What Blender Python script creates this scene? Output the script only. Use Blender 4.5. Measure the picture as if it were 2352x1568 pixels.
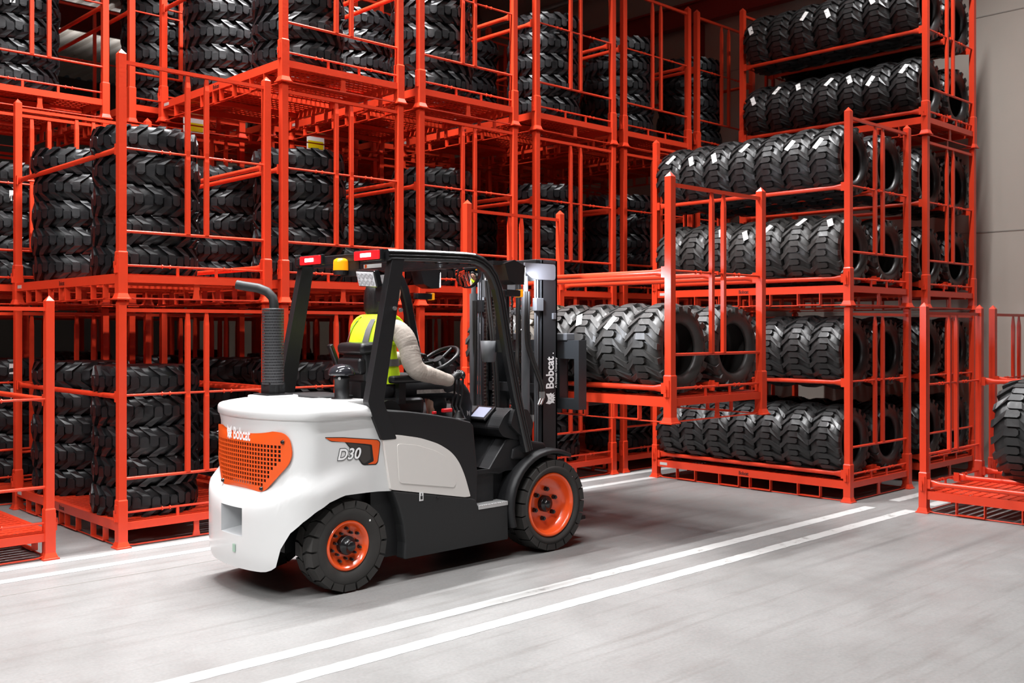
import bpy, bmesh, math, random
from mathutils import Vector, Matrix
from mathutils.geometry import delaunay_2d_cdt

for o in list(bpy.data.objects): bpy.data.objects.remove(o)
SC = bpy.context.scene
COL = SC.collection
rnd = random.Random(7)

# ---------------------------------------------------------------- camera, world, lamps, exposure
HEAD = math.radians(46.331)                       # heading of the view in plan, from +X (along the aisle)
cam_data = bpy.data.cameras.new('camera')
cam = bpy.data.objects.new('camera', cam_data); COL.objects.link(cam)
cam.location = (0, 0, 1.69)
cam.rotation_euler = (math.pi/2, 0, HEAD - math.pi/2)
cam_data.sensor_width = 36.0
cam_data.lens = 2333/2352*36.0
cam_data.shift_y = -29/2352
cam_data.clip_start = 0.05; cam_data.clip_end = 200
cam_data.dof.use_dof = True; cam_data.dof.focus_distance = 7.1; cam_data.dof.aperture_fstop = 3.2
SC.camera = cam

w = bpy.data.worlds.new('hall_air'); SC.world = w; w.use_nodes = True
w.node_tree.nodes['Background'].inputs[0].default_value = (0.72, 0.78, 0.9, 1)
w.node_tree.nodes['Background'].inputs[1].default_value = 0.004

SC.view_settings.view_transform = 'Standard'
SC.view_settings.look = 'None'
SC.view_settings.gamma = 1.0
SC.view_settings.use_curve_mapping = False
SC.view_settings.exposure = 0.0

LAMP_Z = 7.95
def strip_lamp(x, y, length, watts, spread, width=0.14, tint=(0.985, 0.99, 1.0)):
    """a linear area light running along the aisle: the hall lamps and one added uplight"""
    ld = bpy.data.lights.new('strip_or_added_light', 'AREA')
    ld.shape = 'RECTANGLE'; ld.size = length; ld.size_y = width
    ld.energy = watts; ld.color = tint; ld.spread = math.radians(spread)   # high-bay optics
    o = bpy.data.objects.new('strip_or_added_light', ld); COL.objects.link(o)
    o.location = (x, y, LAMP_Z)
    return o
for (x, y, L, e, sp) in [(4.6, 7.6, 4.5, 760, 112), (2.4, 3.6, 5.0, 270, 130), (9.6, 4.4, 3.0, 230, 120),
                         (-2.5, 0.6, 5.0, 520, 165), (-4.5, 5.0, 4.5, 760, 155)]:
    strip_lamp(x, y, L, e*1.16, sp)

up = strip_lamp(7.0, 22.0, 12.0, 170, 130)          # added uplight, no known fixture, brightens the far ceiling sheeting
up.location.z = 6.9; up.rotation_euler = (math.pi, 0, 0)

# ---------------------------------------------------------------- helpers
def tag(o, label=None, cat=None, group=None, kind=None):
    if label: o['label'] = label
    if cat: o['category'] = cat
    if group: o['group'] = group
    if kind: o['kind'] = kind
    return o

def empty(name, loc=(0, 0, 0), label=None, cat=None, group=None):
    o = bpy.data.objects.new(name, None); COL.objects.link(o)
    o.location = loc; o.empty_display_size = 0.1
    return tag(o, label, cat, group)

def link(name, me, parent=None, loc=None, rot=None):
    o = bpy.data.objects.new(name, me); COL.objects.link(o)
    if parent is not None: o.parent = parent
    if loc is not None: o.location = loc
    if rot is not None: o.rotation_euler = rot
    return o

class MB:
    """collects shapes for ONE mesh"""
    def __init__(s): s.v = []; s.f = []; s.sm = []
    def add(s, vs, fs, smooth=False):
        n = len(s.v); s.v += [tuple(p) for p in vs]
        s.f += [tuple(i+n for i in f) for f in fs]; s.sm += [smooth]*len(fs); return s
    def box(s, c, d, M=None):
        x, y, z = c; a, b, h = d[0]/2, d[1]/2, d[2]/2
        vs = [Vector((x+i*a, y+j*b, z+k*h)) for i in (-1, 1) for j in (-1, 1) for k in (-1, 1)]
        if M is not None: vs = [M @ p for p in vs]
        return s.add(vs, [(0,1,3,2),(4,6,7,5),(0,4,5,1),(2,3,7,6),(0,2,6,4),(1,5,7,3)])
    def bbox(s, c, d, r=0.01, M=None, seg=3):
        """box with chamfered edges"""
        bm = bmesh.new(); bmesh.ops.create_cube(bm, size=1.0)
        for v in bm.verts: v.co = Vector((v.co.x*d[0], v.co.y*d[1], v.co.z*d[2]))
        bmesh.ops.bevel(bm, geom=list(bm.edges), offset=min(r, min(d)*0.45), segments=seg, affect='EDGES', profile=0.55)
        bm.verts.ensure_lookup_table()
        vs = [v.co + Vector(c) for v in bm.verts]
        if M is not None: vs = [M @ p for p in vs]
        fs = [tuple(v.index for v in f.verts) for f in bm.faces]; bm.free()
        return s.add(vs, fs)
    def tube(s, p0, p1, r0, r1=None, n=10, cap=True, smooth=True):
        p0, p1 = Vector(p0), Vector(p1); r1 = r0 if r1 is None else r1
        d = (p1-p0).normalized(); u = d.orthogonal().normalized(); w_ = d.cross(u)
        vs = []
        for p, r in ((p0, r0), (p1, r1)):
            vs += [p + (u*math.cos(2*math.pi*i/n) + w_*math.sin(2*math.pi*i/n))*r for i in range(n)]
        s.add(vs, [(i, (i+1) % n, n+(i+1) % n, n+i) for i in range(n)], smooth)
        if cap: s.add(vs[:n], [tuple(range(n))[::-1]]); s.add(vs[n:], [tuple(range(n))])
        return s
    def path(s, pts, r, n=8, cap=True, closed=False):
        """round tube along a polyline; r is a number or a list"""
        pts = [Vector(p) for p in pts]; m = len(pts)
        rs = r if isinstance(r, (list, tuple)) else [r]*m
        up = None; rings = []
        for i, p in enumerate(pts):
            if closed: d = pts[(i+1) % m] - pts[i-1]
            else: d = pts[min(i+1, m-1)] - pts[max(i-1, 0)]
            d.normalize()
            if up is None: up = d.orthogonal().normalized()
            up = (up - d*up.dot(d)).normalized(); w_ = d.cross(up)
            rings.append([p + (up*math.cos(2*math.pi*k/n) + w_*math.sin(2*math.pi*k/n))*rs[i] for k in range(n)])
        vs = [q for g in rings for q in g]; fs = []
        for i in range(m if closed else m-1):
            j = (i+1) % m
            for k in range(n):
                fs.append((i*n+k, i*n+(k+1) % n, j*n+(k+1) % n, j*n+k))
        s.add(vs, fs, True)
        if cap and not closed: s.add(rings[0], [tuple(range(n))[::-1]]); s.add(rings[-1], [tuple(range(n))])
        return s
    def loft(s, rings, cap=True, smooth=True):
        n = len(rings[0]); vs = [q for g in rings for q in g]
        s.add(vs, [(i*n+k, i*n+(k+1) % n, (i+1)*n+(k+1) % n, (i+1)*n+k) for i in range(len(rings)-1) for k in range(n)], smooth)
        if cap: s.add(rings[0], [tuple(range(n))[::-1]]); s.add(rings[-1], [tuple(range(n))])
        return s
    def lathe(s, prof, n=48, c=(0, 0, 0), axis='Z', closed=False, smooth=True):
        """prof: list of (radius, height)"""
        vs = []
        for r, h in prof:
            for k in range(n):
                a = 2*math.pi*k/n; x, y = r*math.cos(a), r*math.sin(a)
                p = (x, y, h) if axis == 'Z' else ((x, h, y) if axis == 'Y' else (h, x, y))
                vs.append((p[0]+c[0], p[1]+c[1], p[2]+c[2]))
        m = len(prof)
        fs = [(i*n+k, i*n+(k+1) % n, ((i+1) % m)*n+(k+1) % n, ((i+1) % m)*n+k)
              for i in range(m if closed else m-1) for k in range(n)]
        return s.add(vs, fs, smooth)
    def prism(s, poly, a, b, plane='XZ'):
        """2-D outline extruded between a and b along the third axis"""
        n = len(poly)
        def P(q, t):
            return (q[0], t, q[1]) if plane == 'XZ' else ((q[0], q[1], t) if plane == 'XY' else (t, q[0], q[1]))
        vs = [P(q, a) for q in poly] + [P(q, b) for q in poly]
        tris = delaunay_2d_cdt([Vector(q) for q in poly], [], [tuple(range(n))], 1, 1e-6)
        mp = tris[3]
        idx = [m_[0] if m_ else 0 for m_ in mp]
        fs = [tuple(idx[i] for i in f) for f in tris[2]]
        fs += [tuple(idx[i]+n for i in f)[::-1] for f in tris[2]]
        fs += [(i, (i+1) % n, n+(i+1) % n, n+i) for i in range(n)]
        return s.add(vs, fs)
    def mesh(s, name, m):
        me = bpy.data.meshes.new(name); me.from_pydata(s.v, [], s.f)
        me.polygons.foreach_set('use_smooth', s.sm)
        if m is not None: me.materials.append(m)
        bm = bmesh.new(); bm.from_mesh(me); bmesh.ops.recalc_face_normals(bm, faces=bm.faces); bm.to_mesh(me); bm.free()
        me.update(); return me
    def build(s, name, m, parent=None, loc=None, rot=None, off=None):
        if off is not None: s.v = [(p[0]-off[0], p[1]-off[1], p[2]-off[2]) for p in s.v]
        return link(name, s.mesh(name, m), parent, loc, rot)

def bevel(o, wd=0.004, seg=2, ang=35):
    b = o.modifiers.new('bevel', 'BEVEL'); b.width = wd; b.segments = seg
    b.limit_method = 'ANGLE'; b.angle_limit = math.radians(ang); b.harden_normals = False
    return o

# ---------------------------------------------------------------- procedural materials
def mat(name, col, rough=0.5, metal=0.0, spec=0.5, var=0.0, vscale=6.0, bump=0.0, bscale=60.0,
        coat=0.0, emit=None, estr=0.0, rvar=0.0, stretch=None):
    m = bpy.data.materials.new(name); m.use_nodes = True
    nt = m.node_tree; N = nt.nodes; Lk = nt.links
    b = N['Principled BSDF']
    b.inputs['Base Color'].default_value = (*col, 1)
    b.inputs['Roughness'].default_value = rough
    b.inputs['Metallic'].default_value = metal
    b.inputs['Specular IOR Level'].default_value = spec
    if coat: b.inputs['Coat Weight'].default_value = coat; b.inputs['Coat Roughness'].default_value = 0.08
    if emit: b.inputs['Emission Color'].default_value = (*emit, 1); b.inputs['Emission Strength'].default_value = estr
    if var or bump or rvar:
        tc = N.new('ShaderNodeTexCoord'); src = tc.outputs['Object']
        if stretch:
            mp = N.new('ShaderNodeMapping'); mp.inputs['Scale'].default_value = stretch
            Lk.new(src, mp.inputs[0]); src = mp.outputs[0]
    if var or rvar:
        n = N.new('ShaderNodeTexNoise'); n.inputs['Scale'].default_value = vscale; n.inputs['Detail'].default_value = 6
        Lk.new(src, n.inputs['Vector'])
        if var:
            mx = N.new('ShaderNodeMix'); mx.data_type = 'RGBA'
            mx.inputs['A'].default_value = (*[c*(1-var) for c in col], 1)
            mx.inputs['B'].default_value = (*[min(1, c*(1+var)) for c in col], 1)
            Lk.new(n.outputs['Fac'], mx.inputs['Factor']); Lk.new(mx.outputs['Result'], b.inputs['Base Color'])
        if rvar:
            mr = N.new('ShaderNodeMapRange'); mr.inputs[3].default_value = rough-rvar; mr.inputs[4].default_value = rough+rvar
            mr.inputs[1].default_value = 0.3; mr.inputs[2].default_value = 0.7
            Lk.new(n.outputs['Fac'], mr.inputs[0]); Lk.new(mr.outputs[0], b.inputs['Roughness'])
    if bump:
        n2 = N.new('ShaderNodeTexNoise'); n2.inputs['Scale'].default_value = bscale; n2.inputs['Detail'].default_value = 4
        Lk.new(src, n2.inputs['Vector'])
        bp = N.new('ShaderNodeBump'); bp.inputs['Strength'].default_value = bump; bp.inputs['Distance'].default_value = 0.01
        Lk.new(n2.outputs['Fac'], bp.inputs['Height']); Lk.new(bp.outputs[0], b.inputs['Normal'])
    return m

M_RED = mat('red_orange_paint', (0.66, 0.045, 0.015), 0.32, spec=0.5, var=0.07, vscale=9, bump=0.05, bscale=40)
M_RUB = mat('tyre_rubber', (0.0075, 0.0075, 0.0085), 0.40, spec=0.5, var=0.4, vscale=7, rvar=0.1, bump=0.12, bscale=30)
M_RUBL = mat('matt_tyre_rubber', (0.020, 0.0195, 0.0195), 0.42, spec=0.5, var=0.45, vscale=6, rvar=0.12, bump=0.12, bscale=30)
M_RUBD = mat('dusty_tyre_rubber', (0.034, 0.032, 0.030), 0.46, spec=0.5, var=0.5, vscale=5, rvar=0.12, bump=0.15, bscale=30)
M_RUBT = mat('tan_dusted_rubber', (0.075, 0.058, 0.040), 0.6, spec=0.4, var=0.5, vscale=5, rvar=0.1, bump=0.15, bscale=30)
M_PAPER = mat('white_paper', (0.82, 0.82, 0.8), 0.6)
M_INK = mat('dark_print', (0.03, 0.008, 0.008), 0.5)
M_STEEL = mat('bare_steel', (0.6, 0.6, 0.6), 0.35, metal=0.9)
# ---------------------------------------------------------------- the hall
def concrete_mat():
    m = bpy.data.materials.new('polished_concrete'); m.use_nodes = True
    nt = m.node_tree; N = nt.nodes; L = nt.links; b = N['Principled BSDF']
    tc = N.new('ShaderNodeTexCoord')
    def noise(scale, st=None, det=6, rough=0.55):
        n = N.new('ShaderNodeTexNoise'); n.inputs['Scale'].default_value = scale; n.inputs['Detail'].default_value = det
        n.inputs['Roughness'].default_value = rough
        if st:
            mp = N.new('ShaderNodeMapping'); mp.inputs['Scale'].default_value = st; L.new(tc.outputs['Object'], mp.inputs[0]); L.new(mp.outputs[0], n.inputs['Vector'])
        else: L.new(tc.outputs['Object'], n.inputs['Vector'])
        return n
    def ramp(src, a, c, lo=0.0, hi=1.0):
        r = N.new('ShaderNodeMapRange'); r.inputs[1].default_value = a; r.inputs[2].default_value = c
        r.inputs[3].default_value = lo; r.inputs[4].default_value = hi; L.new(src, r.inputs[0]); return r.outputs[0]
    def mix(f, A, B, mode='MIX'):
        x = N.new('ShaderNodeMix'); x.data_type = 'RGBA'; x.blend_type = mode
        if isinstance(f, (int, float)): x.inputs['Factor'].default_value = f
        else: L.new(f, x.inputs['Factor'])
        for nm, v in (('A', A), ('B', B)):
            if isinstance(v, tuple): x.inputs[nm].default_value = (*v, 1)
            else: L.new(v, x.inputs[nm])
        return x.outputs['Result']
    base = mix(ramp(noise(0.9).outputs['Fac'], 0.3, 0.7), (0.182, 0.178, 0.173), (0.236, 0.232, 0.227))
    streak = ramp(noise(2.6, (0.22, 3.4, 1), 8, 0.66).outputs['Fac'], 0.52, 0.74)      # tyre scuffs run along the aisle
    c = mix(streak, base, (0.164, 0.156, 0.149))
    fine = ramp(noise(55, None, 4).outputs['Fac'], 0.25, 0.75, 0.86, 1.08)
    sc = N.new('ShaderNodeMix'); sc.data_type = 'RGBA'; sc.blend_type = 'MULTIPLY'; sc.inputs['Factor'].default_value = 1
    L.new(c, sc.inputs['A']); L.new(fine, sc.inputs['B'])
    spots = ramp(noise(14, None, 2).outputs['Fac'], 0.74, 0.78)
    L.new(mix(spots, sc.outputs['Result'], (0.17, 0.16, 0.15)), b.inputs['Base Color'])
    L.new(ramp(noise(3.5).outputs['Fac'], 0.3, 0.7, 0.36, 0.56), b.inputs['Roughness'])
    b.inputs['Specular IOR Level'].default_value = 0.35
    bp = N.new('ShaderNodeBump'); bp.inputs['Strength'].default_value = 0.06; bp.inputs['Distance'].default_value = 0.01
    L.new(noise(90, None, 3).outputs['Fac'], bp.inputs['Height']); L.new(bp.outputs[0], b.inputs['Normal'])
    return m
M_CONC = concrete_mat()
M_WALL = mat('painted_wall', (0.44, 0.385, 0.335), 0.85, var=0.10, vscale=1.3, bump=0.05, bscale=40)
M_CEIL = mat('ribbed_sheet', (0.62, 0.56, 0.50), 0.6, var=0.05, vscale=3)
M_GIRD = mat('dark_red_girder', (0.28, 0.025, 0.02), 0.5, var=0.1)

def line_mat():
    m = bpy.data.materials.new('worn_white_floor_paint'); m.use_nodes = True
    nt = m.node_tree; N = nt.nodes; L = nt.links; b = N['Principled BSDF']
    tc = N.new('ShaderNodeTexCoord'); n = N.new('ShaderNodeTexNoise'); n.inputs['Scale'].default_value = 9; n.inputs['Detail'].default_value = 9
    n.inputs['Roughness'].default_value = 0.7
    L.new(tc.outputs['Object'], n.inputs['Vector'])
    r = N.new('ShaderNodeMapRange'); r.inputs[1].default_value = 0.56; r.inputs[2].default_value = 0.66; L.new(n.outputs['Fac'], r.inputs[0])
    x = N.new('ShaderNodeMix'); x.data_type = 'RGBA'; x.inputs['A'].default_value = (0.46, 0.46, 0.45, 1); x.inputs['B'].default_value = (0.26, 0.25, 0.24, 1)
    L.new(r.outputs[0], x.inputs['Factor']); L.new(x.outputs['Result'], b.inputs['Base Color'])
    b.inputs['Roughness'].default_value = 0.5
    return m
M_LINE = line_mat()

X0, X1, Y0, Y1, ZC = -12.0, 13.05, -9.0, 27.0, 8.2
fl = MB().box(((X0+X1)/2, (Y0+Y1)/2, -0.1), (X1-X0, Y1-Y0, 0.2)).build('floor', M_CONC); tag(fl, kind='structure')
for (xa, xb, ya, yb) in [(X0+0.4, 9.12, 4.570, 4.682), (X0+0.4, 9.22, 4.218, 4.330),
                         (X0+0.4, 12.7, 7.557, 7.667), (X0+0.4, 12.7, 7.208, 7.308), (9.6, 12.7, 4.570, 4.682), (9.6, 12.7, 4.218, 4.330)]:
    # paint film with slightly ragged edges
    mb = MB(); n = int((xb-xa)/0.06); R = random.Random(int(ya*1000))
    lo = [ya + R.uniform(-0.004, 0.004) for _ in range(n+1)]; hi = [yb + R.uniform(-0.004, 0.004) for _ in range(n+1)]
    vs = [(xa+(xb-xa)*i/n, lo[i], 0.0015) for i in range(n+1)] + [(xa+(xb-xa)*i/n, hi[i], 0.0015) for i in range(n+1)]
    mb.add(vs, [(i, i+1, n+2+i, n+1+i) for i in range(n)])
    mb.build('line_marking', M_LINE, fl)
mb = MB(); R = random.Random(3); n = 160                                                   # saw-cut joint in the slab
ys_ = [6.865 + 0.006*math.sin(i*0.7) + R.uniform(-0.003, 0.003) for i in range(n+1)]
vs = [(X0+0.4+(X1-X0-0.8)*i/n, ys_[i]-0.0035, 0.001) for i in range(n+1)] + [(X0+0.4+(X1-X0-0.8)*i/n, ys_[i]+0.0035, 0.001) for i in range(n+1)]
mb.add(vs, [(i, i+1, n+2+i, n+1+i) for i in range(n)])
mb.build('floor_joint', mat('joint_filler', (0.2, 0.19, 0.17), 0.8), fl)

wr = MB().box((X1+0.1, (Y0+Y1)/2, ZC/2), (0.2, Y1-Y0, ZC)).build('wall_right', M_WALL); tag(wr, kind='structure')
MB().bbox((X1-0.06, 4.05, ZC/2), (0.12, 0.5, ZC-0.02), 0.01).build('pilaster', M_WALL, wr)
for z in (2.9, 5.6): MB().box((X1-0.002, 9.0, z), (0.006, 12.0, 0.012)).build('wall_joint', mat('wall_joint_filler', (0.3, 0.27, 0.24), 0.9), wr)
tag(MB().box(((X0+X1)/2, Y1+0.1, ZC/2), (X1-X0, 0.2, ZC)).build('wall_back', mat('back_wall_painted_shade', (0.05, 0.045, 0.042), 0.8)), kind='structure')  # wall colour kept dark to stand in for shade deep in the hall
# ceiling of trapezoid sheet, ribs running away from the aisle
mb = MB(); prof = []; x = X0
while x < X1:
    prof += [(x, ZC), (x+0.13, ZC), (x+0.16, ZC+0.06), (x+0.27, ZC+0.06)]; x += 0.30
prof.append((x, ZC)); n = len(prof)
mb.add([(p[0], Y0, p[1]) for p in prof] + [(p[0], Y1, p[1]) for p in prof], [(i, i+1, n+i+1, n+i) for i in range(n-1)])
ce = mb.build('ceiling', M_CEIL); tag(ce, kind='structure')
MB().box(((X0+X1)/2, (Y0+Y1)/2, ZC+0.2), (X1-X0, Y1-Y0, 0.1)).build('roof_deck', M_CEIL, ce)
for y in (14.6, 20.5): 
    g = MB().box(((X0+X1)/2, y, 7.62), (X1-X0, 0.16, 0.03)).box(((X0+X1)/2, y, 7.86), (X1-X0, 0.02, 0.46)).box(((X0+X1)/2, y, 8.1), (X1-X0, 0.16, 0.03))
    g.build('roof_girder', M_GIRD, ce)
g = MB().box((X1-0.12, (Y0+Y1)/2, 6.42), (0.16, Y1-Y0, 0.03)).box((X1-0.12, (Y0+Y1)/2, 6.58), (0.02, Y1-Y0, 0.3)).box((X1-0.12, (Y0+Y1)/2, 6.74), (0.16, Y1-Y0, 0.03))
g.build('wall_girder', M_GIRD, wr)
MB().tube((X1-0.2, 8, 7.35), (X1-0.2, 26, 7.35), 0.05).build('conduit', M_STEEL, wr)
for y in (9.4, 13.8): MB().box((X1-0.08, y, 3.2), (0.14, 0.14, 6.4)).build('wall_post', M_GIRD, wr)
# ---------------------------------------------------------------- stacking racks
HX, HY, PITCH = 0.6275, 1.18, 1.915
def font_mesh(txt, size=1.0, bold=0.0, sx=1.0, shear=0.0):
    """lettering as flat triangles: returns (verts2d, faces), baseline at 0, starts at 0"""
    cu = bpy.data.curves.new('t', 'FONT'); cu.body = txt; cu.size = size; cu.offset = bold; cu.shear = shear
    ob = bpy.data.objects.new('t', cu); COL.objects.link(ob)
    dg = bpy.context.evaluated_depsgraph_get(); me = bpy.data.meshes.new_from_object(ob.evaluated_get(dg))
    vs = [(v.co.x*sx, v.co.y) for v in me.vertices]; fs = [tuple(p.vertices) for p in me.polygons]
    bpy.data.objects.remove(ob); bpy.data.curves.remove(cu); bpy.data.meshes.remove(me)
    return vs, fs

def make_rack_meshes():
    D = {}
    p = MB()
    s = 0.030; sq = [(-s, -s), (s, -s), (s, s), (-s, s)]
    p.loft([[(a, b, 0.02) for a, b in sq], [(a, b, 1.895) for a, b in sq]], cap=False, smooth=False)
    p.add([(a, b, 1.895) for a, b in sq] + [(0, 0, 1.935)], [(0, 1, 4), (1, 2, 4), (2, 3, 4), (3, 0, 4)])
    D['post'] = p.mesh('post', M_RED)
    s = 0.0365; sq = [(-s, -s), (s, -s), (s, s), (-s, s)]; t = 0.031; sq2 = [(-t, -t), (t, -t), (t, t), (-t, t)]
    D['sleeve'] = MB().loft([[(a, b, 0.03) for a, b in sq], [(a, b, 0.365) for a, b in sq], [(a, b, 0.375) for a, b in sq2]], smooth=False).mesh('sleeve', M_RED)
    f = MB()
    def q(h): return [(-h, -h), (h, -h), (h, h), (-h, h)]
    f.loft([[(a, b, 0.0) for a, b in q(0.058)], [(a, b, 0.010) for a, b in q(0.058)], [(a, b, 0.013) for a, b in q(0.050)], [(a, b, 0.05) for a, b in q(0.037)]], smooth=False)
    D['foot'] = f.mesh('foot', M_RED)
    # a keyhole latch on the sleeve: slotted plate with a bent hook
    l = MB().box((0, -0.0405, 0.27), (0.045, 0.008, 0.13)).box((0.0, -0.050, 0.235), (0.012, 0.014, 0.06)).box((0, -0.058, 0.27), (0.012, 0.005, 0.05))
    D['latch'] = l.mesh('latch', M_RED)
    # short side, along X at local y = 0
    L = HX - 0.03
    D['top_rail'] = bevel_mesh(MB().box((0, 0, 1.835), (2*L, 0.028, 0.028)), 'top_rail')
    D['base_beam'] = MB().box((0, 0, 0.165), (2*L, 0.045, 0.06)).mesh('base_beam', M_RED)
    for nm, z, r in (('middle_rail', 1.175, 0.0095), ('lower_rail', 0.53, 0.0125), ('bottom_rail', 0.268, 0.0095)):
        m = MB().tube((-L, 0, z), (L, 0, z), r, n=8)
        if nm != 'lower_rail':
            for x in (-0.30, -0.235, 0.235, 0.30): m.tube((x-0.004, 0, z), (x+0.004, 0, z), r+0.007, n=8)
        D[nm] = m.mesh(nm, M_RED)
    u = MB(); a, b = 0.018, 0.011
    def rect(w_, d_, z): return [(-w_, -d_, z), (w_, -d_, z), (w_, d_, z), (-w_, d_, z)]
    u.loft([rect(a, a*0.9, 0.535), rect(a, a*0.9, 1.14), rect(a*0.95, b*1.2, 1.175), rect(a, a*0.9, 1.21), rect(a, a*0.9, 1.72), rect(a*0.8, b*0.5, 1.825)], smooth=False)
    D['upright'] = u.mesh('upright', M_RED)
    D['stub'] = MB().box((0, 0, 0.23), (0.022, 0.014, 0.075)).mesh('stub', M_RED)
    D['drop_plate'] = MB().loft([rect(0.032, 0.006, 0.014), rect(0.022, 0.006, 0.06), rect(0.022, 0.006, 0.136)], smooth=False).mesh('drop_plate', M_RED)
    D['skid_rod'] = MB().path([(-L+0.0, 0, 0.022), (-L+0.07, 0, 0.012), (L-0.07, 0, 0.012), (L, 0, 0.022)], 0.007, n=6).mesh('skid_rod', M_RED)
    # long side, along Y at local x = 0
    M = HY - 0.03
    D['long_beam'] = MB().box((0, 0, 0.165), (0.045, 2*M, 0.075)).mesh('long_beam', M_RED)
    k = MB(); hw = 0.124
    k.box((0, -hw, 0.075), (0.045, 0.008, 0.11)).box((0, hw, 0.075), (0.045, 0.008, 0.11)).box((0, 0, 0.017), (0.045, 2*hw, 0.008))
    D['fork_pocket'] = k.mesh('fork_pocket', M_RED)
    D['long_rod'] = MB().path([(0, -M, 0.022), (0, -M+0.07, 0.009), (0, M-0.07, 0.009), (0, M, 0.022)], 0.006, n=6).mesh('long_rod', M_RED)
    D['cross_member'] = MB().box((0, 0, 0.16), (2*L, 0.06, 0.045)).mesh('cross_member', M_RED)
    # floor of expanded-metal strands
    m = MB(); nx, ny = 22, 28; wx, wy = 2*L/nx, 2*M/ny
    for i in range(nx+1): m.box((-L+i*wx, 0, 0.198), (0.014, 2*M, 0.004))
    for j in range(ny+1): m.box((0, -M+j*wy, 0.2005), (2*L, 0.060, 0.003))
    D['mesh_floor'] = m.mesh('mesh_floor', M_RED)
    # load bar: round tube with flattened ends
    c = MB(); rings = []
    for y, ra, rb in [(-M-0.0, 0.034, 0.007), (-M+0.05, 0.034, 0.007), (-M+0.12, 0.0215, 0.0215), (M-0.12, 0.0215, 0.0215), (M-0.05, 0.034, 0.007), (M, 0.034, 0.007)]:
        rings.append([(rb*math.cos(2*math.pi*i/12), y, ra*math.sin(2*math.pi*i/12)) for i in range(12)])
    c.loft(rings); D['load_bar'] = c.mesh('load_bar', M_RED)
    e = MB().box((-0.022, -M+0.012, 0), (0.010, 0.05, 0.085)).box((-0.022, -M-0.03, 0.012), (0.012, 0.045, 0.03))
    D['bar_hook'] = e.mesh('bar_hook', M_RED)
    vs, fs = font_mesh('Bobcat', 0.052, 0.0016, 0.82); wmax = max(v[0] for v in vs)
    D['stencil'] = MB().add([(0, -(v[0]-wmax/2), 0.147+v[1]) for v in vs], fs).mesh('stencil', M_INK)
    D['sticker'] = MB().box((0, 0, 0), (0.002, 0.10, 0.03)).mesh('sticker', mat('grey_sticker', (0.5, 0.48, 0.45), 0.6))
    return D

def bevel_mesh(mb, nm):
    return mb.mesh(nm, M_RED)
RM = make_rack_meshes(); LAST = [None]

def rack(cx, cy, z, label, bars=(), group='red stacking racks', stencil=False, full=True):
    """bars: list of (side, height); side -1 left long side, 0 centre, 1 right long side"""
    t = empty('stacking_rack', (cx, cy, z), label, 'rack', group)
    LAST[0] = t
    for sx in (-1, 1):
        for sy in (-1, 1):
            p = link('post', RM['post'], t, (sx*HX, sy*HY, 0))
            link('sleeve', RM['sleeve'], p); link('foot', RM['foot'], p)
            if full: link('latch', RM['latch'], p, None, (0, 0, -math.pi/2 if sx < 0 else math.pi/2))
    for sy in (-1, 1):
        for nm in ('top_rail', 'middle_rail', 'lower_rail', 'bottom_rail', 'base_beam', 'skid_rod'):
            link(nm, RM[nm], t, (0, sy*HY, 0))
        for x in (-0.085, 0.078): link('upright', RM['upright'], t, (x, sy*HY, 0))
        for x in (-0.17, 0.165): link('stub', RM['stub'], t, (x, sy*HY, 0))
        link('drop_plate', RM['drop_plate'], t, (-0.01, sy*HY, 0))
    for sx in (-1, 1):
        lb = link('long_beam', RM['long_beam'], t, (sx*HX, 0, 0)); link('long_rod', RM['long_rod'], t, (sx*HX, 0, 0))
        for y in (-0.757, -0.192, 0.192, 0.757): link('fork_pocket', RM['fork_pocket'], t, (sx*HX, y, 0))
        if sx < 0 and stencil:
            link('stencil', RM['stencil'], lb, (-0.0235, 0, 0)); link('sticker', RM['sticker'], lb, (-0.0235, HY-0.12, 0.165))
    for y in (-0.62, 0.0, 0.62): link('cross_member', RM['cross_member'], t, (0, y, 0))
    tag(link('mesh_floor', RM['mesh_floor'], t), kind='stuff')
    for side, h in bars:
        b = link('load_bar', RM['load_bar'], t, (side*HX, 0, h))
        if full:
            link('bar_hook', RM['bar_hook'], b); link('bar_hook', RM['bar_hook'], b, None, (math.pi, 0, 0))
    return t

TIER = ['bottom', 'middle', 'top']
ROW_A = [(2.065, 1, 'rack at left edge'), (3.858, 2, 'two-tier rack at left'), (5.283, 3, 'first three-tier rack'),
         (6.795, 3, 'second three-tier rack'), (8.386, 3, 'third three-tier rack'), (9.843, 3, 'fourth three-tier rack'), (11.288, 3, 'fifth three-tier rack')]
YA = 7.75 + HY
for i, (cx, nl, nm) in enumerate(ROW_A):
    for k in range(nl):
        if nl == 1: lab = 'single-tier red rack cut off by the left picture edge'
        elif nl == 2: lab = 'red steel rack at left behind the counterweight, %s tier of two' % ('lower', 'upper')[k]
        else: lab = 'red steel rack, %s tier, %s stack along the aisle from the left' % (TIER[k], ['first', 'second', 'third', 'fourth', 'fifth'][i-2]) 
        rack(cx, YA, k*PITCH, lab, bars=[(-1, 1.165), (1, 1.165)] + ([(1, 0.30)] if i == 1 else []), stencil=(i < 2 or k > 0), group='racks of the long front row')
YB = 10.38 + HY
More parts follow.
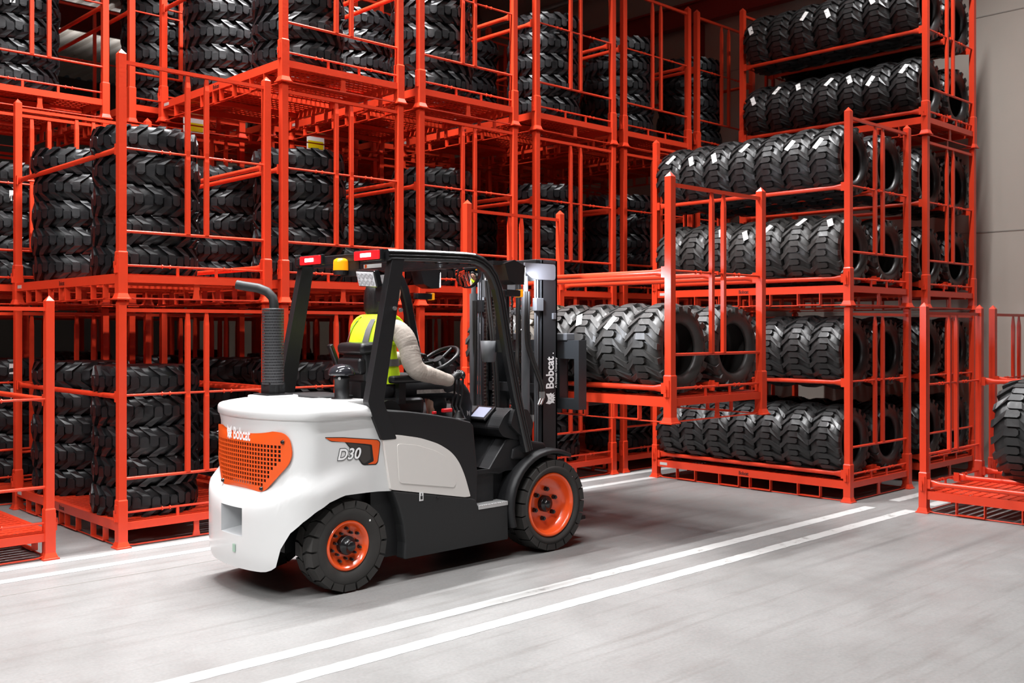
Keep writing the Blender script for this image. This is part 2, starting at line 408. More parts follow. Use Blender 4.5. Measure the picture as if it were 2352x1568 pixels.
for i, cx in enumerate((1.95, 3.53, 5.06, 6.60, 8.15, 9.70, 11.25)):
    for k in range(3):
        rack(cx, YB, k*PITCH, 'red rack in the shaded second row, %s tier, %s from the left' % (TIER[k], ['first', 'second', 'third', 'fourth', 'fifth', 'sixth', 'seventh'][i]),
             bars=[(-1, 1.165), (1, 1.165)], full=False, group='racks of the second row')
        if k == 2 and i in (2, 3):
            pl = MB().box((0.05, -HY-0.03, 0.06), (0.24, 0.006, 0.16)).build('placard', M_PAPER, LAST[0])
            MB().box((0.05, -HY-0.035, 0.045), (0.21, 0.006, 0.09)).build('yellow_field', mat('yellow_print', (0.75, 0.55, 0.0), 0.5), pl)
for i, cx in enumerate((3.6, 5.2, 6.75, 8.3, 9.85)):
    for k in range(2):
        rack(cx, 14.25, k*PITCH, 'red rack in the dark third row, %s tier, %s from the left' % (['bottom', 'upper'][k], ['first', 'second', 'third', 'fourth', 'fifth'][i]),
             bars=[(-1, 1.165)], full=False, group='racks of the third row')
BOTH = [(-1, 0.27), (0, 0.27), (1, 0.27), (-1, 1.165), (0, 1.165), (1, 1.165)]
RC, SCn, LC, TC, T2C = (9.833, 6.075), (11.66, 6.13), (6.88, 5.975), (9.833, 2.965), (11.43, 2.965)
for k in range(2):
    rack(*RC, k*PITCH, 'red rack full of loader tyres right of the forklift, %s tier' % ('lower', 'upper')[k], BOTH, stencil=True, group='right-hand tyre racks')
for k in range(3):
    rack(*SCn, k*PITCH, 'red rack by the right wall, three high, %s tier' % TIER[k], BOTH, stencil=False, group='right-hand tyre racks')
LIFT = 0.962
rack(*LC, LIFT, 'red rack of loader tyres lifted on the forks of the forklift', BOTH, stencil=False)
rack(*TC, 0, 'single-tier red rack at the right picture edge with one big tyre row', [(-1, 0.27), (0, 0.27), (1, 0.27), (1, 1.165)], group='low racks at the right edge')
rack(*T2C, 0, 'single-tier red rack at right edge standing against the wall', [(-1, 0.27), (1, 0.27), (-1, 1.165), (1, 1.165)], group='low racks at the right edge')
# ---------------------------------------------------------------- tyres
LUG_HOOK = [(0.515, -0.86), (0.44, -0.76), (0.19, -0.24), (-0.11, -0.24), (-0.165, -0.14), (-0.165, 0.07), (-0.11, 0.17), (0.15, 0.17), (0.44, -0.34), (0.515, -0.44)]
LUG_BLOCK = [(0.51, -0.86), (0.42, -0.72), (0.20, -0.27), (-0.09, -0.27), (-0.16, -0.16), (-0.16, 0.05), (-0.09, 0.155), (0.19, 0.155), (0.44, -0.30), (0.51, -0.42)]
LUG_TRUCK = [(0.505, -0.40), (0.25, -0.40), (0.02, -0.20), (0.02, 0.66), (0.25, 0.46), (0.505, 0.46)]
LUG_WIDE = [(0.505, -0.42), (0.20, -0.42), (0.03, -0.34), (0.03, 0.40), (0.20, 0.46), (0.505, 0.46)]
def tyre_geo(R, W, rim, lug_h, n, poly, crown=0.02, wall=0.5, seg=60, liner=True, shoulder=0.055):
    mb = MB(); rb = R - lug_h; h = W/2
    out = [(rim, -h*0.70), (rim+0.012, -h*0.84), (rim+(rb-rim)*0.35, -h*0.97), (rim+(rb-rim)*0.62, -h*1.0), (rb-0.035, -h*0.965), (rb-0.012, -h*0.86), (rb, -h*0.6), (rb+0.002, 0)]
    out = out + [(r, -z) for r, z in out[-2::-1]]
    if liner:
        inn = [(rim+0.006, h*0.58), (rim+0.05, h*0.80), (rb-0.06, h*0.82), (rb-0.035, h*0.6)]
        inn = inn + [(r, -z) for r, z in inn[::-1]]
        mb.lathe(out+inn, seg, closed=True)
    else: mb.lathe(out, seg)
    pt = 2*math.pi/n; m = len(poly)
    for side in (1, -1):
        for i in range(n):
            a0 = (i + (0.5 if side < 0 else 0))*pt
            top = []; base = []
            for (u, t) in poly:
                z = u*W*side; a = a0 + t*pt
                rt = R - crown*(min(1, abs(u)/0.5))**2.2
                top.append((rt*math.cos(a), rt*math.sin(a), z))
                if abs(u) > 0.48: rr, zz = rb - shoulder, z*0.985
                else: rr, zz = rb - 0.012, z
                base.append((rr*math.cos(a), rr*math.sin(a), zz))
            vs = top + base
            mid = m//2
            # top as strips between the two long edges so the crown is followed
            fs = [(k, k+1, m-2-k, m-1-k) for k in range(mid-1)]
            fs += [(k, (k+1) % m, m+(k+1) % m, m+k) for k in range(m)]
            mb.add(vs, fs)
    return mb
GEO = {}
GEO['loader'] = tyre_geo(0.372, 0.318, 0.205, 0.034, 18, LUG_HOOK, 0.034)
GEO['block'] = tyre_geo(0.425, 0.236, 0.205, 0.036, 18, LUG_BLOCK, 0.022, shoulder=0.03)
GEO['big'] = tyre_geo(0.475, 0.36, 0.25, 0.040, 18, LUG_HOOK, 0.035)
TM = {'loader': GEO['loader'].mesh('loader_tyre', M_RUBL), 'block': GEO['block'].mesh('block_lug_tyre', M_RUB), 'big': GEO['big'].mesh('big_loader_tyre', M_RUBL),
      'dusty': None, 'tan': None}
for nm, mm in (('dusty', M_RUBD), ('tan', M_RUBT)):
    TM[nm] = TM['loader'].copy(); TM[nm].materials.clear(); TM[nm].materials.append(mm)
STK = MB().add([(0.003*0, -0.05, -0.022), (0, 0.05, -0.022), (0, 0.05, 0.022), (0, -0.05, 0.022), (0.0015, -0.05, -0.022), (0.0015, 0.05, -0.022), (0.0015, 0.05, 0.022), (0.0015, -0.05, 0.022)],
               [(3, 2, 1, 0), (4, 5, 6, 7), (0, 1, 5, 4), (1, 2, 6, 5), (2, 3, 7, 6), (3, 0, 4, 7)]).mesh('paper_label', M_PAPER)
def put_sticker(t, R, ang, z, tilt, sc=1.0):
    """label stuck on the tread; ang in the tyre's own plane"""
    o = link('paper_label', STK, t)
    o.matrix_local = Matrix.Rotation(ang, 4, 'Z') @ Matrix.Translation((R-0.004, 0, z)) @ Matrix.Rotation(tilt, 4, 'X') @ Matrix.Scale(sc, 4)
    return o
ORD = ['first', 'second', 'third', 'fourth', 'fifth', 'sixth', 'seventh']
def row_tyre(kind, x, y, z, label, group, R, sticker=None, flip=False, name='loader_tyre'):
    """tyre standing on edge, axle along the long side of its rack"""
    spin = rnd.uniform(0, 6.28)
    t = link(name, TM[kind], None, (x, y, z)); tag(t, label, 'tyre', group)
    t.rotation_euler = (Matrix.Rotation(math.pi/2 if flip else -math.pi/2, 4, 'X') @ Matrix.Rotation(spin, 4, 'Z')).to_euler()
    if sticker is not None:
        el = sticker                                       # elevation of the label above the -X horizon
        ang = (math.pi - el if flip else math.pi + el) - spin
        put_sticker(t, R, ang, rnd.uniform(-0.06, 0.06), rnd.choice((-0.5, 0.45, 0.5, -0.4)), 1.25)
    return t
def fill_row(cx, cy, z, n, cols, kind, R, where, elev, group, per=0.318, y_start=None, stick=True, special=None):
    """rows of tyres along Y; first counted from the picture's left (far end, +Y)"""
    for ci, dx in cols:
        for k in range(n):
            y = cy + (n-1)*per/2 - k*per
            kd = kind
            if special and (ci, k) in special: kd = special[(ci, k)]
            st = (elev + rnd.uniform(-0.2, 0.2)) if (stick and ci == 'front' and rnd.random() < 0.85) else None
            row_tyre(kd, cx+dx + rnd.uniform(-0.012, 0.012), y, z + rnd.uniform(-0.008, 0.008), '%s tyre from the left, %s %s row, %s' % (ORD[k], where[0], ci, where[1]), group, R, st, flip=False)
COLS = [('front', -0.378), ('rear', 0.378)]
for k in range(2):
    for r, (dz, nm) in enumerate(((0.565, 'lower'), (1.455, 'upper'))):
        fill_row(RC[0], RC[1], k*PITCH+dz, 7, COLS, 'dusty' if (k == 1 and r == 0) else 'loader', 0.372, (nm, '%s tier of rack right of forklift' % ('lower', 'upper')[k]), [0.75, 0.55][r] if k else 0.6, 'loader tyres right of the forklift', stick=(k == 1))
for k in range(3):
    for r, (dz, nm) in enumerate(((0.565, 'lower'), (1.455, 'upper'))):
        if k == 2: fill_row(SCn[0], SCn[1], k*PITCH+dz, 7, COLS, 'loader', 0.372, (nm, 'top tier of rack by right wall'), 0.5, 'loader tyres by the right wall')
        else:
            for ci, dx in COLS:
                for q in range(5, 7):
                    row_tyre('loader', SCn[0]+dx, SCn[1]+3*0.318-q*0.318, k*PITCH+dz, '%s tyre, %s %s row, %s tier of rack by right wall' % (('end', 'next-to-end')[6-q], nm, ci, TIER[k]), 'loader tyres by the right wall', 0.372)
fill_row(LC[0], LC[1], LIFT+0.57, 7, COLS, 'dusty', 0.372, ('', 'rack lifted on the forks'), 0.55, 'loader tyres on the lifted rack', special={('front', 2): 'tan', ('front', 1): 'dusty'})
for q in range(3):
    row_tyre('big', TC[0]-0.16, 3.38-q*0.37, 0.77, 'big loader tyre at the right picture edge, %s from the left post' % ORD[q], 'big tyres at the right edge', 0.475, name='big_loader_tyre')
row_tyre('big', T2C[0]-0.1, 3.12, 1.62, 'upper tyre at the right picture edge in front of the wall', 'big tyres at the right edge', 0.475, name='big_loader_tyre')

def stack(cx, cy, z, n, where, group, R=0.425, dx=0.0, labels=(), pitch=0.238):
    for k in range(n):
        t = link('block_lug_tyre', TM['block'], None, (cx + rnd.uniform(-0.012, 0.012) + (dx if k == n-1 else 0), cy + rnd.uniform(-0.012, 0.012), z + 0.202 + pitch*(k+0.5)))
        spin = rnd.uniform(0, 6.28); t.rotation_euler = (0 if rnd.random() < 0.8 else math.pi, 0, spin)
        tag(t, 'lug tyre, %s of %d from the top, %s' % (ORD[n-1-k], n, where), 'tyre', group)
        if k in labels and t.rotation_euler[0] == 0: put_sticker(t, R, math.radians(250) - spin, 0.03, 1.57)
for i, (cx, nl, nm) in enumerate(ROW_A):
    left = cx - HX
    off = [0.42, 0.395, 0.425, 0.50, 0.56, 0.43, 0.43][i]
    for k in range(nl):
        stack(left+off, 8.19, k*PITCH, 5, 'front stack, %s tier, %s' % (TIER[k], nm), 'tyres stacked in the front row', dx=0.06 if (i in (4, 5) and k == 2) else 0.0)
        if not (i >= 5 and k < 2):
            stack(left+off, 9.58, k*PITCH, 5, 'back stack, %s tier, %s' % (TIER[k], nm), 'tyres stacked in the front row')
for i, cx in enumerate((3.53, 5.06, 6.60, 8.15)):
    for k in range(3):
        if k == 2 or i < 3:
            stack(cx-0.1, 10.85, k*PITCH, 5 if k < 2 else 6, 'shaded second row, %s tier, %s rack' % (TIER[k], ORD[i+1]), 'tyres stacked in the second row', labels=(4, 3))
for i, cx in enumerate((3.6, 5.2, 6.75, 8.3, 9.85)):
    for k in range(2):
        stack(cx-0.12, 13.6, k*PITCH, 5, 'dark third row, %s tier, %s rack' % (('bottom', 'upper')[k], ORD[i]), 'tyres stacked in the third row')
# ---------------------------------------------------------------- forklift (built in hall coordinates, hung on one Empty)
FO = (4.6, 5.98, 0.0); YC = 5.98
M_WHITE = mat('white_gloss_paint', (0.66, 0.66, 0.655), 0.28, spec=0.5, coat=0.3, bump=0.02, bscale=8)
M_CREAM = mat('warm_white_panel', (0.65, 0.62, 0.59), 0.4, spec=0.4)
M_BLK = mat('black_textured_plastic', (0.010, 0.010, 0.011), 0.48, spec=0.36, bump=0.08, bscale=160)
M_BLKG = mat('black_gloss_paint', (0.011, 0.011, 0.012), 0.24, spec=0.55)
M_CHAR = mat('charcoal_paint', (0.017, 0.0175, 0.018), 0.55, spec=0.35, bump=0.04, bscale=120)
M_ORNG = mat('orange_paint', (0.78, 0.095, 0.012), 0.35, spec=0.5)
M_RIM = mat('wheel_orange', (0.90, 0.10, 0.018), 0.25, spec=0.5, coat=0.4)
M_DARKHOLE = mat('hole_shade', (0.02, 0.02, 0.02), 0.7)
M_ALU = mat('checker_aluminium', (0.62, 0.62, 0.62), 0.4, metal=0.7)
M_GREYP = mat('mast_grey_paint', (0.09, 0.092, 0.10), 0.5, spec=0.4)
M_MAST = mat('mast_black_paint', (0.016, 0.017, 0.019), 0.48, spec=0.4)
M_VINYL = mat('black_vinyl', (0.012, 0.012, 0.013), 0.33, spec=0.5, bump=0.06, bscale=40)
M_SMOKE = mat('smoked_plastic', (0.02, 0.02, 0.024), 0.12, spec=0.6)
M_REDLENS = mat('lit_red_lens', (0.5, 0.006, 0.008), 0.3, emit=(1.0, 0.008, 0.012), estr=1.8)
M_REDCORE = mat('red_lamp_core', (1, 0.6, 0.6), 0.3, emit=(1.0, 0.42, 0.42), estr=9.0)
M_AMBER = mat('amber_lens', (0.95, 0.33, 0.01), 0.18, emit=(1.0, 0.33, 0.0), estr=0.35)
M_LED = mat('lamp_reflector', (0.8, 0.8, 0.82), 0.25, spec=0.6)
M_LEDON = mat('lit_led_lens', (1, 1, 1), 0.3, emit=(0.92, 0.95, 1.0), estr=14.0)
M_MIRROR = mat('mirror_glass', (0.9, 0.9, 0.9), 0.03, metal=1.0)
M_DECALW = mat('white_print', (0.86, 0.86, 0.86), 0.45)
M_DECALK = mat('black_print', (0.012, 0.012, 0.012), 0.4)
M_DECALG = mat('dark_grey_print', (0.045, 0.038, 0.034), 0.4)
M_SCREEN = mat('lit_display', (0.1, 0.1, 0.12), 0.2, emit=(0.62, 0.66, 0.9), estr=0.7, var=0.0)
M_REDPL = mat('red_plastic', (0.6, 0.01, 0.015), 0.3)
M_HOSE = mat('rubber_hose', (0.016, 0.015, 0.015), 0.42)

FK = empty('forklift', FO, 'white and black forklift with orange wheels carrying a rack of tyres', 'forklift')
def fk(mb, name, m, parent=None): return mb.build(name, m, parent or FK, off=FO)
def mir(y): return 2*YC - y

# --- counterweight
XR, XCN, WHALF, NP = 3.285, 3.525, 0.553, 2.2
def rear_x(dy):
    q_ = min(1.0, abs(dy)/WHALF); s_ = q_**(NP/2); c_ = math.sqrt(max(0.0, 1-s_*s_))
    return XCN - (XCN-XR)*c_**(2/NP)
def interp(t, pts):
    if t <= pts[0][0]: return pts[0][1]
    for (a, va), (b, vb) in zip(pts, pts[1:]):
        if t <= b: return va + (vb-va)*(t-a)/(b-a)
    return pts[-1][1]
def sstep(a, b, t):
    t = max(0.0, min(1.0, (t-a)/(b-a))); return t*t*(3-2*t)
half = []                                               # plan outline from rear centre to the right side
for dy in (0, 0.045, 0.09, 0.13, 0.17, 0.21, 0.25, 0.29, 0.33, 0.37, 0.40, 0.43, 0.455, 0.475, 0.492, 0.506, 0.518, 0.528, 0.537, 0.544, 0.549, 0.552): half.append((rear_x(dy), dy))
half.append((XCN, WHALF))
half += [(x, WHALF) for x in (3.56, 3.60, 3.64, 3.68, 3.73, 3.78, 3.83, 3.88, 3.93, 4.0)]
ZTOP = 1.13
def cw_point(i, side, vz):
    bx, dy = half[i]; n = len(half)
    if i == n-1:                                        # slanted front edge
        z = 0.615 + vz*(ZTOP-0.615); x = interp(z, [(0.615, 4.075), (0.70, 4.06), (1.0, 3.985), (1.13, 3.91)])
        return (x, YC - side*WHALF, z)
    zb = interp(bx, [(3.27, 0.160), (3.32, 0.172), (3.342, 0.20), (3.356, 0.235), (3.362, 0.33), (3.388, 0.43), (3.43, 0.50), (3.48, 0.555), (3.56, 0.602), (3.67, 0.632), (4.0, 0.622)])
    z = zb + vz*(ZTOP-zb)
    if bx > XCN:                                        # stretch the side towards the slanted front edge
        xf = interp(z, [(0.615, 4.075), (0.70, 4.06), (1.0, 3.985), (1.13, 3.91)])
        bx = XCN + (bx-XCN)*(xf-XCN)/(4.03-XCN)
    nx, ny = 0.0, 1.0
    if half[i][0] < XCN - 1e-6:
        a = half[max(0, i-1)]; b = half[min(n-1, i+1)]
        if i == 0: nx, ny = -1.0, 0.0
        else:
            tx, ty = b[0]-a[0], b[1]-a[1]; l = math.hypot(tx, ty); nx, ny = -ty/l, tx/l
    zr = 0.625 + 0.085*sstep(3.29, 3.40, bx) + 0.05*sstep(3.45, 3.75, bx)
    B = 0.080*(1-0.45*sstep(3.36, 3.50, bx))*(1-sstep(3.50, 3.95, bx))
    o = B*sstep(zr+0.07, zr-0.06, z) - 0.012*sstep(0.26, 0.16, z)*(1-sstep(3.45, 3.6, bx))
    o += 0.012*sstep(1.06, 1.13, z)                     # flares under the lid
    return (bx + nx*o, YC - side*(dy + ny*o), z)
zs_fixed = [0.0, 0.02, 0.06, 0.11, 0.16, (0.37-0.16)/(ZTOP-0.16), 0.27, 0.33, (0.55-0.16)/(ZTOP-0.16), 0.46, 0.52, 0.545, 0.57, 0.595, 0.62, 0.645, 0.67, 0.70, 0.75, 0.81, 0.87, 0.92, 0.95, 0.975, 1.0]
i_lo, i_hi = 5, 8
cols = [(i, -1) for i in range(len(half)-1, 0, -1)] + [(i, 1) for i in range(len(half))]
mb = MB(); NV = len(zs_fixed)
grid = [cw_point(i, s_, v) for (i, s_) in cols for v in zs_fixed]
fs = []
for a in range(len(cols)-1):
    for b in range(NV-1):
        ia, ib = cols[a], cols[a+1]
        if ia[0] <= 3 and ib[0] <= 3 and i_lo <= b < i_hi: continue            # opening of the drawbar pocket
        fs.append((a*NV+b, (a+1)*NV+b, (a+1)*NV+b+1, a*NV+b+1))
mb.add(grid, fs, True)
# underside lip so the casting has thickness
low = [grid[a*NV] for a in range(len(cols))]
inn = [(p[0]+0.05, YC + (p[1]-YC)*0.86, p[2]+0.03) for p in low]
mb.add(low+inn, [(a, a+1, len(low)+a+1, len(low)+a) for a in range(len(low)-1)])
cw = fk(mb, 'counterweight', M_WHITE)
pk = MB(); loop = []                                    # pocket walls
c0 = len(half)-1
ring = [a for a in range(len(cols)) if cols[a][0] <= 3]
bot = [grid[a*NV+i_lo] for a in ring]; top = [grid[a*NV+i_hi] for a in ring]
rim_ = bot + top[::-1]
midl = [grid[ring[-1]*NV+b] for b in range(i_lo+1, i_hi)]; midr = [grid[ring[0]*NV+b] for b in range(i_hi-1, i_lo, -1)]
rim_ = bot + midl + top[::-1] + midr
deep = [(p[0]+0.14, YC + (p[1]-YC)*0.72, 0.46 + (p[2]-0.46)*0.70) for p in rim_]
n = len(rim_)
pk.add(rim_+deep, [(k, (k+1) % n, n+(k+1) % n, n+k) for k in range(n)]); pk.add(deep, [tuple(range(n))])
fk(pk, 'drawbar_pocket', mat('pocket_grey', (0.45, 0.46, 0.47), 0.45), cw)
fk(MB().tube((3.30, YC, 0.38), (3.30, YC, 0.54), 0.012), 'drawbar_pin', M_STEEL, cw)
fk(MB().box((3.2, 5.93, 0.29), (0.004, 0.03, 0.05)), 'service_sticker', mat('pale_green_print', (0.35, 0.5, 0.4), 0.5), cw)
# inner chassis hides daylight through the body
fk(MB().box((3.82, YC, 0.80), (0.75, 0.86, 0.66)).box((3.95, YC, 0.40), (1.0, 0.5, 0.3)), 'chassis', M_BLK)
fk(MB().box((4.5, YC, 0.42), (1.1, 0.98, 0.5)), 'chassis_tank', M_BLK)
fk(MB().box((3.60, YC, 0.30), (0.10, 0.86, 0.12)).tube((3.745, 5.5, 0.30), (3.745, 6.46, 0.30), 0.04), 'steer_axle', M_BLK)
# --- lid
lid = MB()
def ring_of(off, z, front):
    pts = [(x, -dy) for (x, dy) in half[:23]] 
    out = []
    for side in (1,):
        pass
    R_ = []
    for (i, s_) in [(i, -1) for i in range(22, 0, -1)] + [(i, 1) for i in range(23)]:
        bx, dy = half[i]; R_.append((bx, YC - s_*dy))
    R_ = [(front, YC + WHALF)] + R_ + [(front, YC - WHALF)]
    cx_, cy_ = 3.62, YC
    res = []
    for (x, y) in R_:
        d = Vector((x-cx_, y-cy_)); l = d.length; d = d*((l+off)/l); res.append((cx_+d.x, cy_+d.y, z))
    return res
lid.loft([ring_of(-0.01, 1.112, 3.93), ring_of(0.016, 1.116, 3.925), ring_of(0.024, 1.124, 3.92), ring_of(0.027, 1.150, 3.90), ring_of(0.024, 1.170, 3.89), ring_of(0.014, 1.183, 3.885), ring_of(-0.004, 1.190, 3.88), ring_of(-0.06, 1.201, 3.87), ring_of(-0.16, 1.216, 3.86), ring_of(-0.28, 1.224, 3.85)])
lo_ = fk(lid, 'top_lid', M_WHITE)
fk(MB().tube((3.78, 5.83, 1.20), (3.78, 5.83, 1.222), 0.05, n=24), 'filler_cap', M_WHITE, lo_)
fk(MB().bbox((3.63, 6.18, 1.224), (0.26, 0.24, 0.03), 0.012), 'exhaust_pad', M_WHITE, lo_)
fk(MB().bbox((3.94, 5.80, 1.19), (0.22, 0.24, 0.05), 0.02), 'intake_pad', M_WHITE, lo_)
fk(MB().bbox((3.98, 6.15, 1.18), (0.34, 0.5, 0.10), 0.02), 'rear_shelf', M_CHAR)
# --- orange grille with punched square holes
def inside(p, poly):
    c_ = False; j = len(poly)-1
    for i in range(len(poly)):
        if (poly[i][1] > p[1]) != (poly[j][1] > p[1]) and p[0] < (poly[j][0]-poly[i][0])*(p[1]-poly[i][1])/(poly[j][1]-poly[i][1])+poly[i][0]: c_ = not c_
        j = i
    return c_
def rounded(poly, r, seg=6):
    out = []; n = len(poly)
    for i in range(n):
        p0, p1, p2 = Vector(poly[i-1]), Vector(poly[i]), Vector(poly[(i+1) % n])
        rr = r[i] if isinstance(r, (list, tuple)) else r
        a = (p0-p1); b = (p2-p1); rr = min(rr, a.length*0.48, b.length*0.48)
        a.normalize(); b.normalize(); s_ = p1+a*rr; e_ = p1+b*rr
        for k in range(seg+1):
            t = k/seg; q_ = s_*(1-t)**2 + p1*2*t*(1-t) + e_*t*t; out.append((q_.x, q_.y))
    return out
def cdt(outline, holes=(), extra=()):
    vs = [Vector(p) for p in outline]; ed = [(i, (i+1) % len(outline)) for i in range(len(outline))]
    for h in holes:
        n0 = len(vs); vs += [Vector(p) for p in h]; ed += [(n0+i, n0+(i+1) % len(h)) for i in range(len(h))]
    vs += [Vector(p) for p in extra]
    r = delaunay_2d_cdt(vs, ed, [], 0, 1e-6)
    V = [(v.x, v.y) for v in r[0]]; F = []
    for f in r[2]:
        c_ = (sum(V[i][0] for i in f)/len(f), sum(V[i][1] for i in f)/len(f))
        if inside(c_, outline) and not any(inside(c_, h) for h in holes): F.append(tuple(f))
    return V, F
gout = rounded([(-0.45, 1.045), (0.45, 1.045), (0.482, 0.87), (0.27, 0.660), (-0.27, 0.660), (-0.482, 0.87)], [0.07, 0.07, 0.09, 0.05, 0.05, 0.09])
holes = []; hz = 0.0225; zt = 0.965
gin = [(-0.41, 0.98), (0.41, 0.98), (0.41, 0.865), (0.235, 0.68), (-0.235, 0.68), (-0.41, 0.865)]
nc = 28; pc = 0.0290; rows = 10; pr = 0.0272
for r_ in range(rows):
    zc_ = zt - pr*(r_+0.5)
    for c_ in range(nc):
        yc_ = (c_-(nc-1)/2)*pc
        if inside((yc_, zc_-0.006), gin): holes.append([(yc_-0.0103, zc_-0.0095), (yc_+0.0103, zc_-0.0095), (yc_+0.0103, zc_+0.0095), (yc_-0.0103, zc_+0.0095)])
extra = [(y_*0.045, z_) for y_ in range(-11, 12) for z_ in (1.005, 0.675) if inside((y_*0.045, z_), gout)]
V, F = cdt(gout, holes, extra)
def on_rear(y_, z_, off):
    dy = abs(y_); x_ = rear_x(dy); e_ = 0.004
    return (x_ - off*0.95, YC - y_, z_)
g = MB(); n = len(V)
g.add([on_rear(a, b, 0.020) for a, b in V], F, True)
g.add([on_rear(a, b, 0.014) for a, b in V], [f[::-1] for f in F], True)
def rim_edges(loop, wall):
    m_ = len(loop)
    wall.add([on_rear(a, b, 0.020) for a, b in loop] + [on_rear(a, b, 0.014) for a, b in loop], [(i, (i+1) % m_, m_+(i+1) % m_, m_+i) for i in range(m_)])
rim_edges(gout, g)
for h in holes: rim_edges(h, g)
gr = fk(g, 'grille', M_ORNG)
V2, F2 = cdt([(a*0.97, 0.852+(b-0.852)*0.95) for a, b in gout], (), [(y_*0.04, 0.87) for y_ in range(-12, 13)] + [(y_*0.04, 0.75) for y_ in range(-8, 9)] + [(y_*0.04, 0.97) for y_ in range(-12, 13)])
fk(MB().add([on_rear(a, b, 0.005) for a, b in V2], F2), 'hole_shade_panel', M_DARKHOLE)  # dark sheet standing in for the shade behind the grille holes
for (a, b) in ((0.418, 0.985), (-0.418, 0.985), (0.248, 0.682), (-0.248, 0.682)):
    p = Vector(on_rear(a, b, 0.02)); q_ = Vector(on_rear(a, b, 0.034)); fk(MB().tube(p, q_, 0.014, 0.009, n=14), 'grille_fastener', M_BLKG, gr)
# lettering and cat head on the grille
CAT = [(0.05, 0.02), (0.10, 0.30), (0.0, 0.55), (0.08, 1.0), (0.26, 0.78), (0.46, 0.74), (0.60, 0.80), (0.86, 0.98), (0.82, 0.62), (0.90, 0.42), (0.78, 0.30), (0.92, 0.04), (0.74, 0.18), (0.70, -0.02), (0.60, 0.14), (0.50, -0.06), (0.42, 0.12), (0.30, -0.04), (0.24, 0.16)]
CATEYES = [[(0.20, 0.50), (0.34, 0.42), (0.36, 0.50)], [(0.56, 0.46), (0.72, 0.56), (0.58, 0.54)], [(0.42, 0.30), (0.52, 0.30), (0.47, 0.22)], [(0.30, 0.62), (0.36, 0.56), (0.38, 0.68)]]
def text_on(txt, h, x0, z0, fn, bold=0.02, sx=0.62, name='lettering', m=None, parent=None, shear=0.0):
    vs, fs = font_mesh(txt, h, bold*h, sx, shear)
    return fk(MB().add([fn(x0+v[0], z0+v[1]) for v in vs], fs), name, m or M_DECALW, parent)
text_on('Bobcat', 0.108, -0.080, 0.976, lambda a, b: on_rear(-(-a), b, 0.0225), 0.025, 0.70, 'lettering', M_DECALW, gr)
V, F = cdt(CAT, CATEYES); fk(MB().add([on_rear(-0.175+a*0.085, 0.970+b*0.092, 0.0225) for a, b in V], F), 'cat_head_emblem', M_DECALW, gr)
# --- model badge on the right flank
YR = YC - WHALF - 0.0
def flank(x, z, o=0.0): return (x, YC - WHALF - 0.0015 - o, z)
def badge(side):
    def fl_(x, z, o=0.0):
        p = flank(x, z, o); return (p[0], p[1] if side > 0 else mir(p[1]), p[2])
    def slab(poly, o, m, nm, par, holes=()):
        V, F = cdt(poly, holes); return fk(MB().add([fl_(a, b, o) for a, b in V], F), nm, m, par)
    outer = [(3.550, 1.010), (3.69, 1.000), (3.965, 0.965), (3.985, 0.945), (3.965, 0.815), (3.950, 0.800), (3.85, 0.806), (3.835, 0.815), (3.80, 0.862), (3.705, 0.968), (3.60, 0.978)]
    a = slab(rounded(outer, 0.012, 3), 0.0, M_DECALK, 'badge', None)
    bar = [(3.556, 1.005), (3.69, 0.995), (3.960, 0.961), (3.979, 0.943), (3.960, 0.822), (3.945, 0.807), (3.88, 0.811), (3.93, 0.826), (3.915, 0.935), (3.86, 0.945), (3.60, 0.983)]
    slab(rounded(bar, 0.008, 3), 0.0008, M_ORNG, 'badge_stripe', a)
    core = [(3.72, 0.962), (3.855, 0.937), (3.900, 0.928), (3.905, 0.84), (3.85, 0.815), (3.80, 0.868)]
    slab(rounded(core, 0.01, 3), 0.0006, M_DECALG, 'badge_core', a)
    for m_, o_, bo in ((M_DECALK, 0.0010, 0.062), (M_DECALW, 0.0016, 0.022)):
        vs, fs = font_mesh('D30', 0.098, 0.098*bo, 1.02, 0.25)
        if side > 0: fk(MB().add([fl_(3.645+v[0], 0.858+v[1]-0.02*v[0], o_) for v in vs], fs), 'badge_number', m_, a)
        else: fk(MB().add([fl_(3.845-v[0], 0.858+v[1], o_) for v in vs], fs), 'badge_number', m_, a)
badge(1); badge(-1)

# --- body sides
def slab_y(poly, y0, y1, name, m, both=True, wd=0.008, parent=None):
    o = bevel(fk(MB().prism(poly, y0, y1), name, m, parent), wd)
    if both: bevel(fk(MB().prism(poly, mir(y0), mir(y1)), name, m, parent), wd)
    return o
hood = [(4.078, 0.62), (3.988, 1.0), (3.925, 1.16), (4.02, 1.155), (4.22, 1.135), (4.42, 1.105), (4.62, 1.068), (4.77, 1.03), (4.805, 1.00), (4.845, 0.66), (4.835, 0.44), (4.76, 0.44)]
bevel(fk(MB().prism(hood, 5.425, mir(5.425)), 'seat_hood', M_BLK), 0.02, 3)
white = [(3.965, 0.995), (4.12, 0.985), (4.30, 0.952), (4.46, 0.90), (4.575, 0.835), (4.645, 0.76), (4.70, 0.655), (4.752, 0.505), (4.70, 0.505), (4.055, 0.628), (4.05, 0.70)]
white = [(3.985, 0.988)] + white[1:-1]
wp = slab_y(rounded(white, [0.005, 0.05, 0.05, 0.05, 0.05, 0.05, 0.05, 0.01, 0.01, 0.01], 4), 5.402, 5.43, 'side_panel', M_CREAM, wd=0.012)
emb = [(4.10, 0.93), (4.27, 0.905), (4.43, 0.855), (4.53, 0.80), (4.575, 0.735), (4.615, 0.61), (4.60, 0.585), (4.12, 0.665)]
bevel(fk(MB().prism(rounded(emb, 0.03, 4), 5.3990, 5.41), 'panel_emboss', M_CREAM, wp), 0.0045, 3)
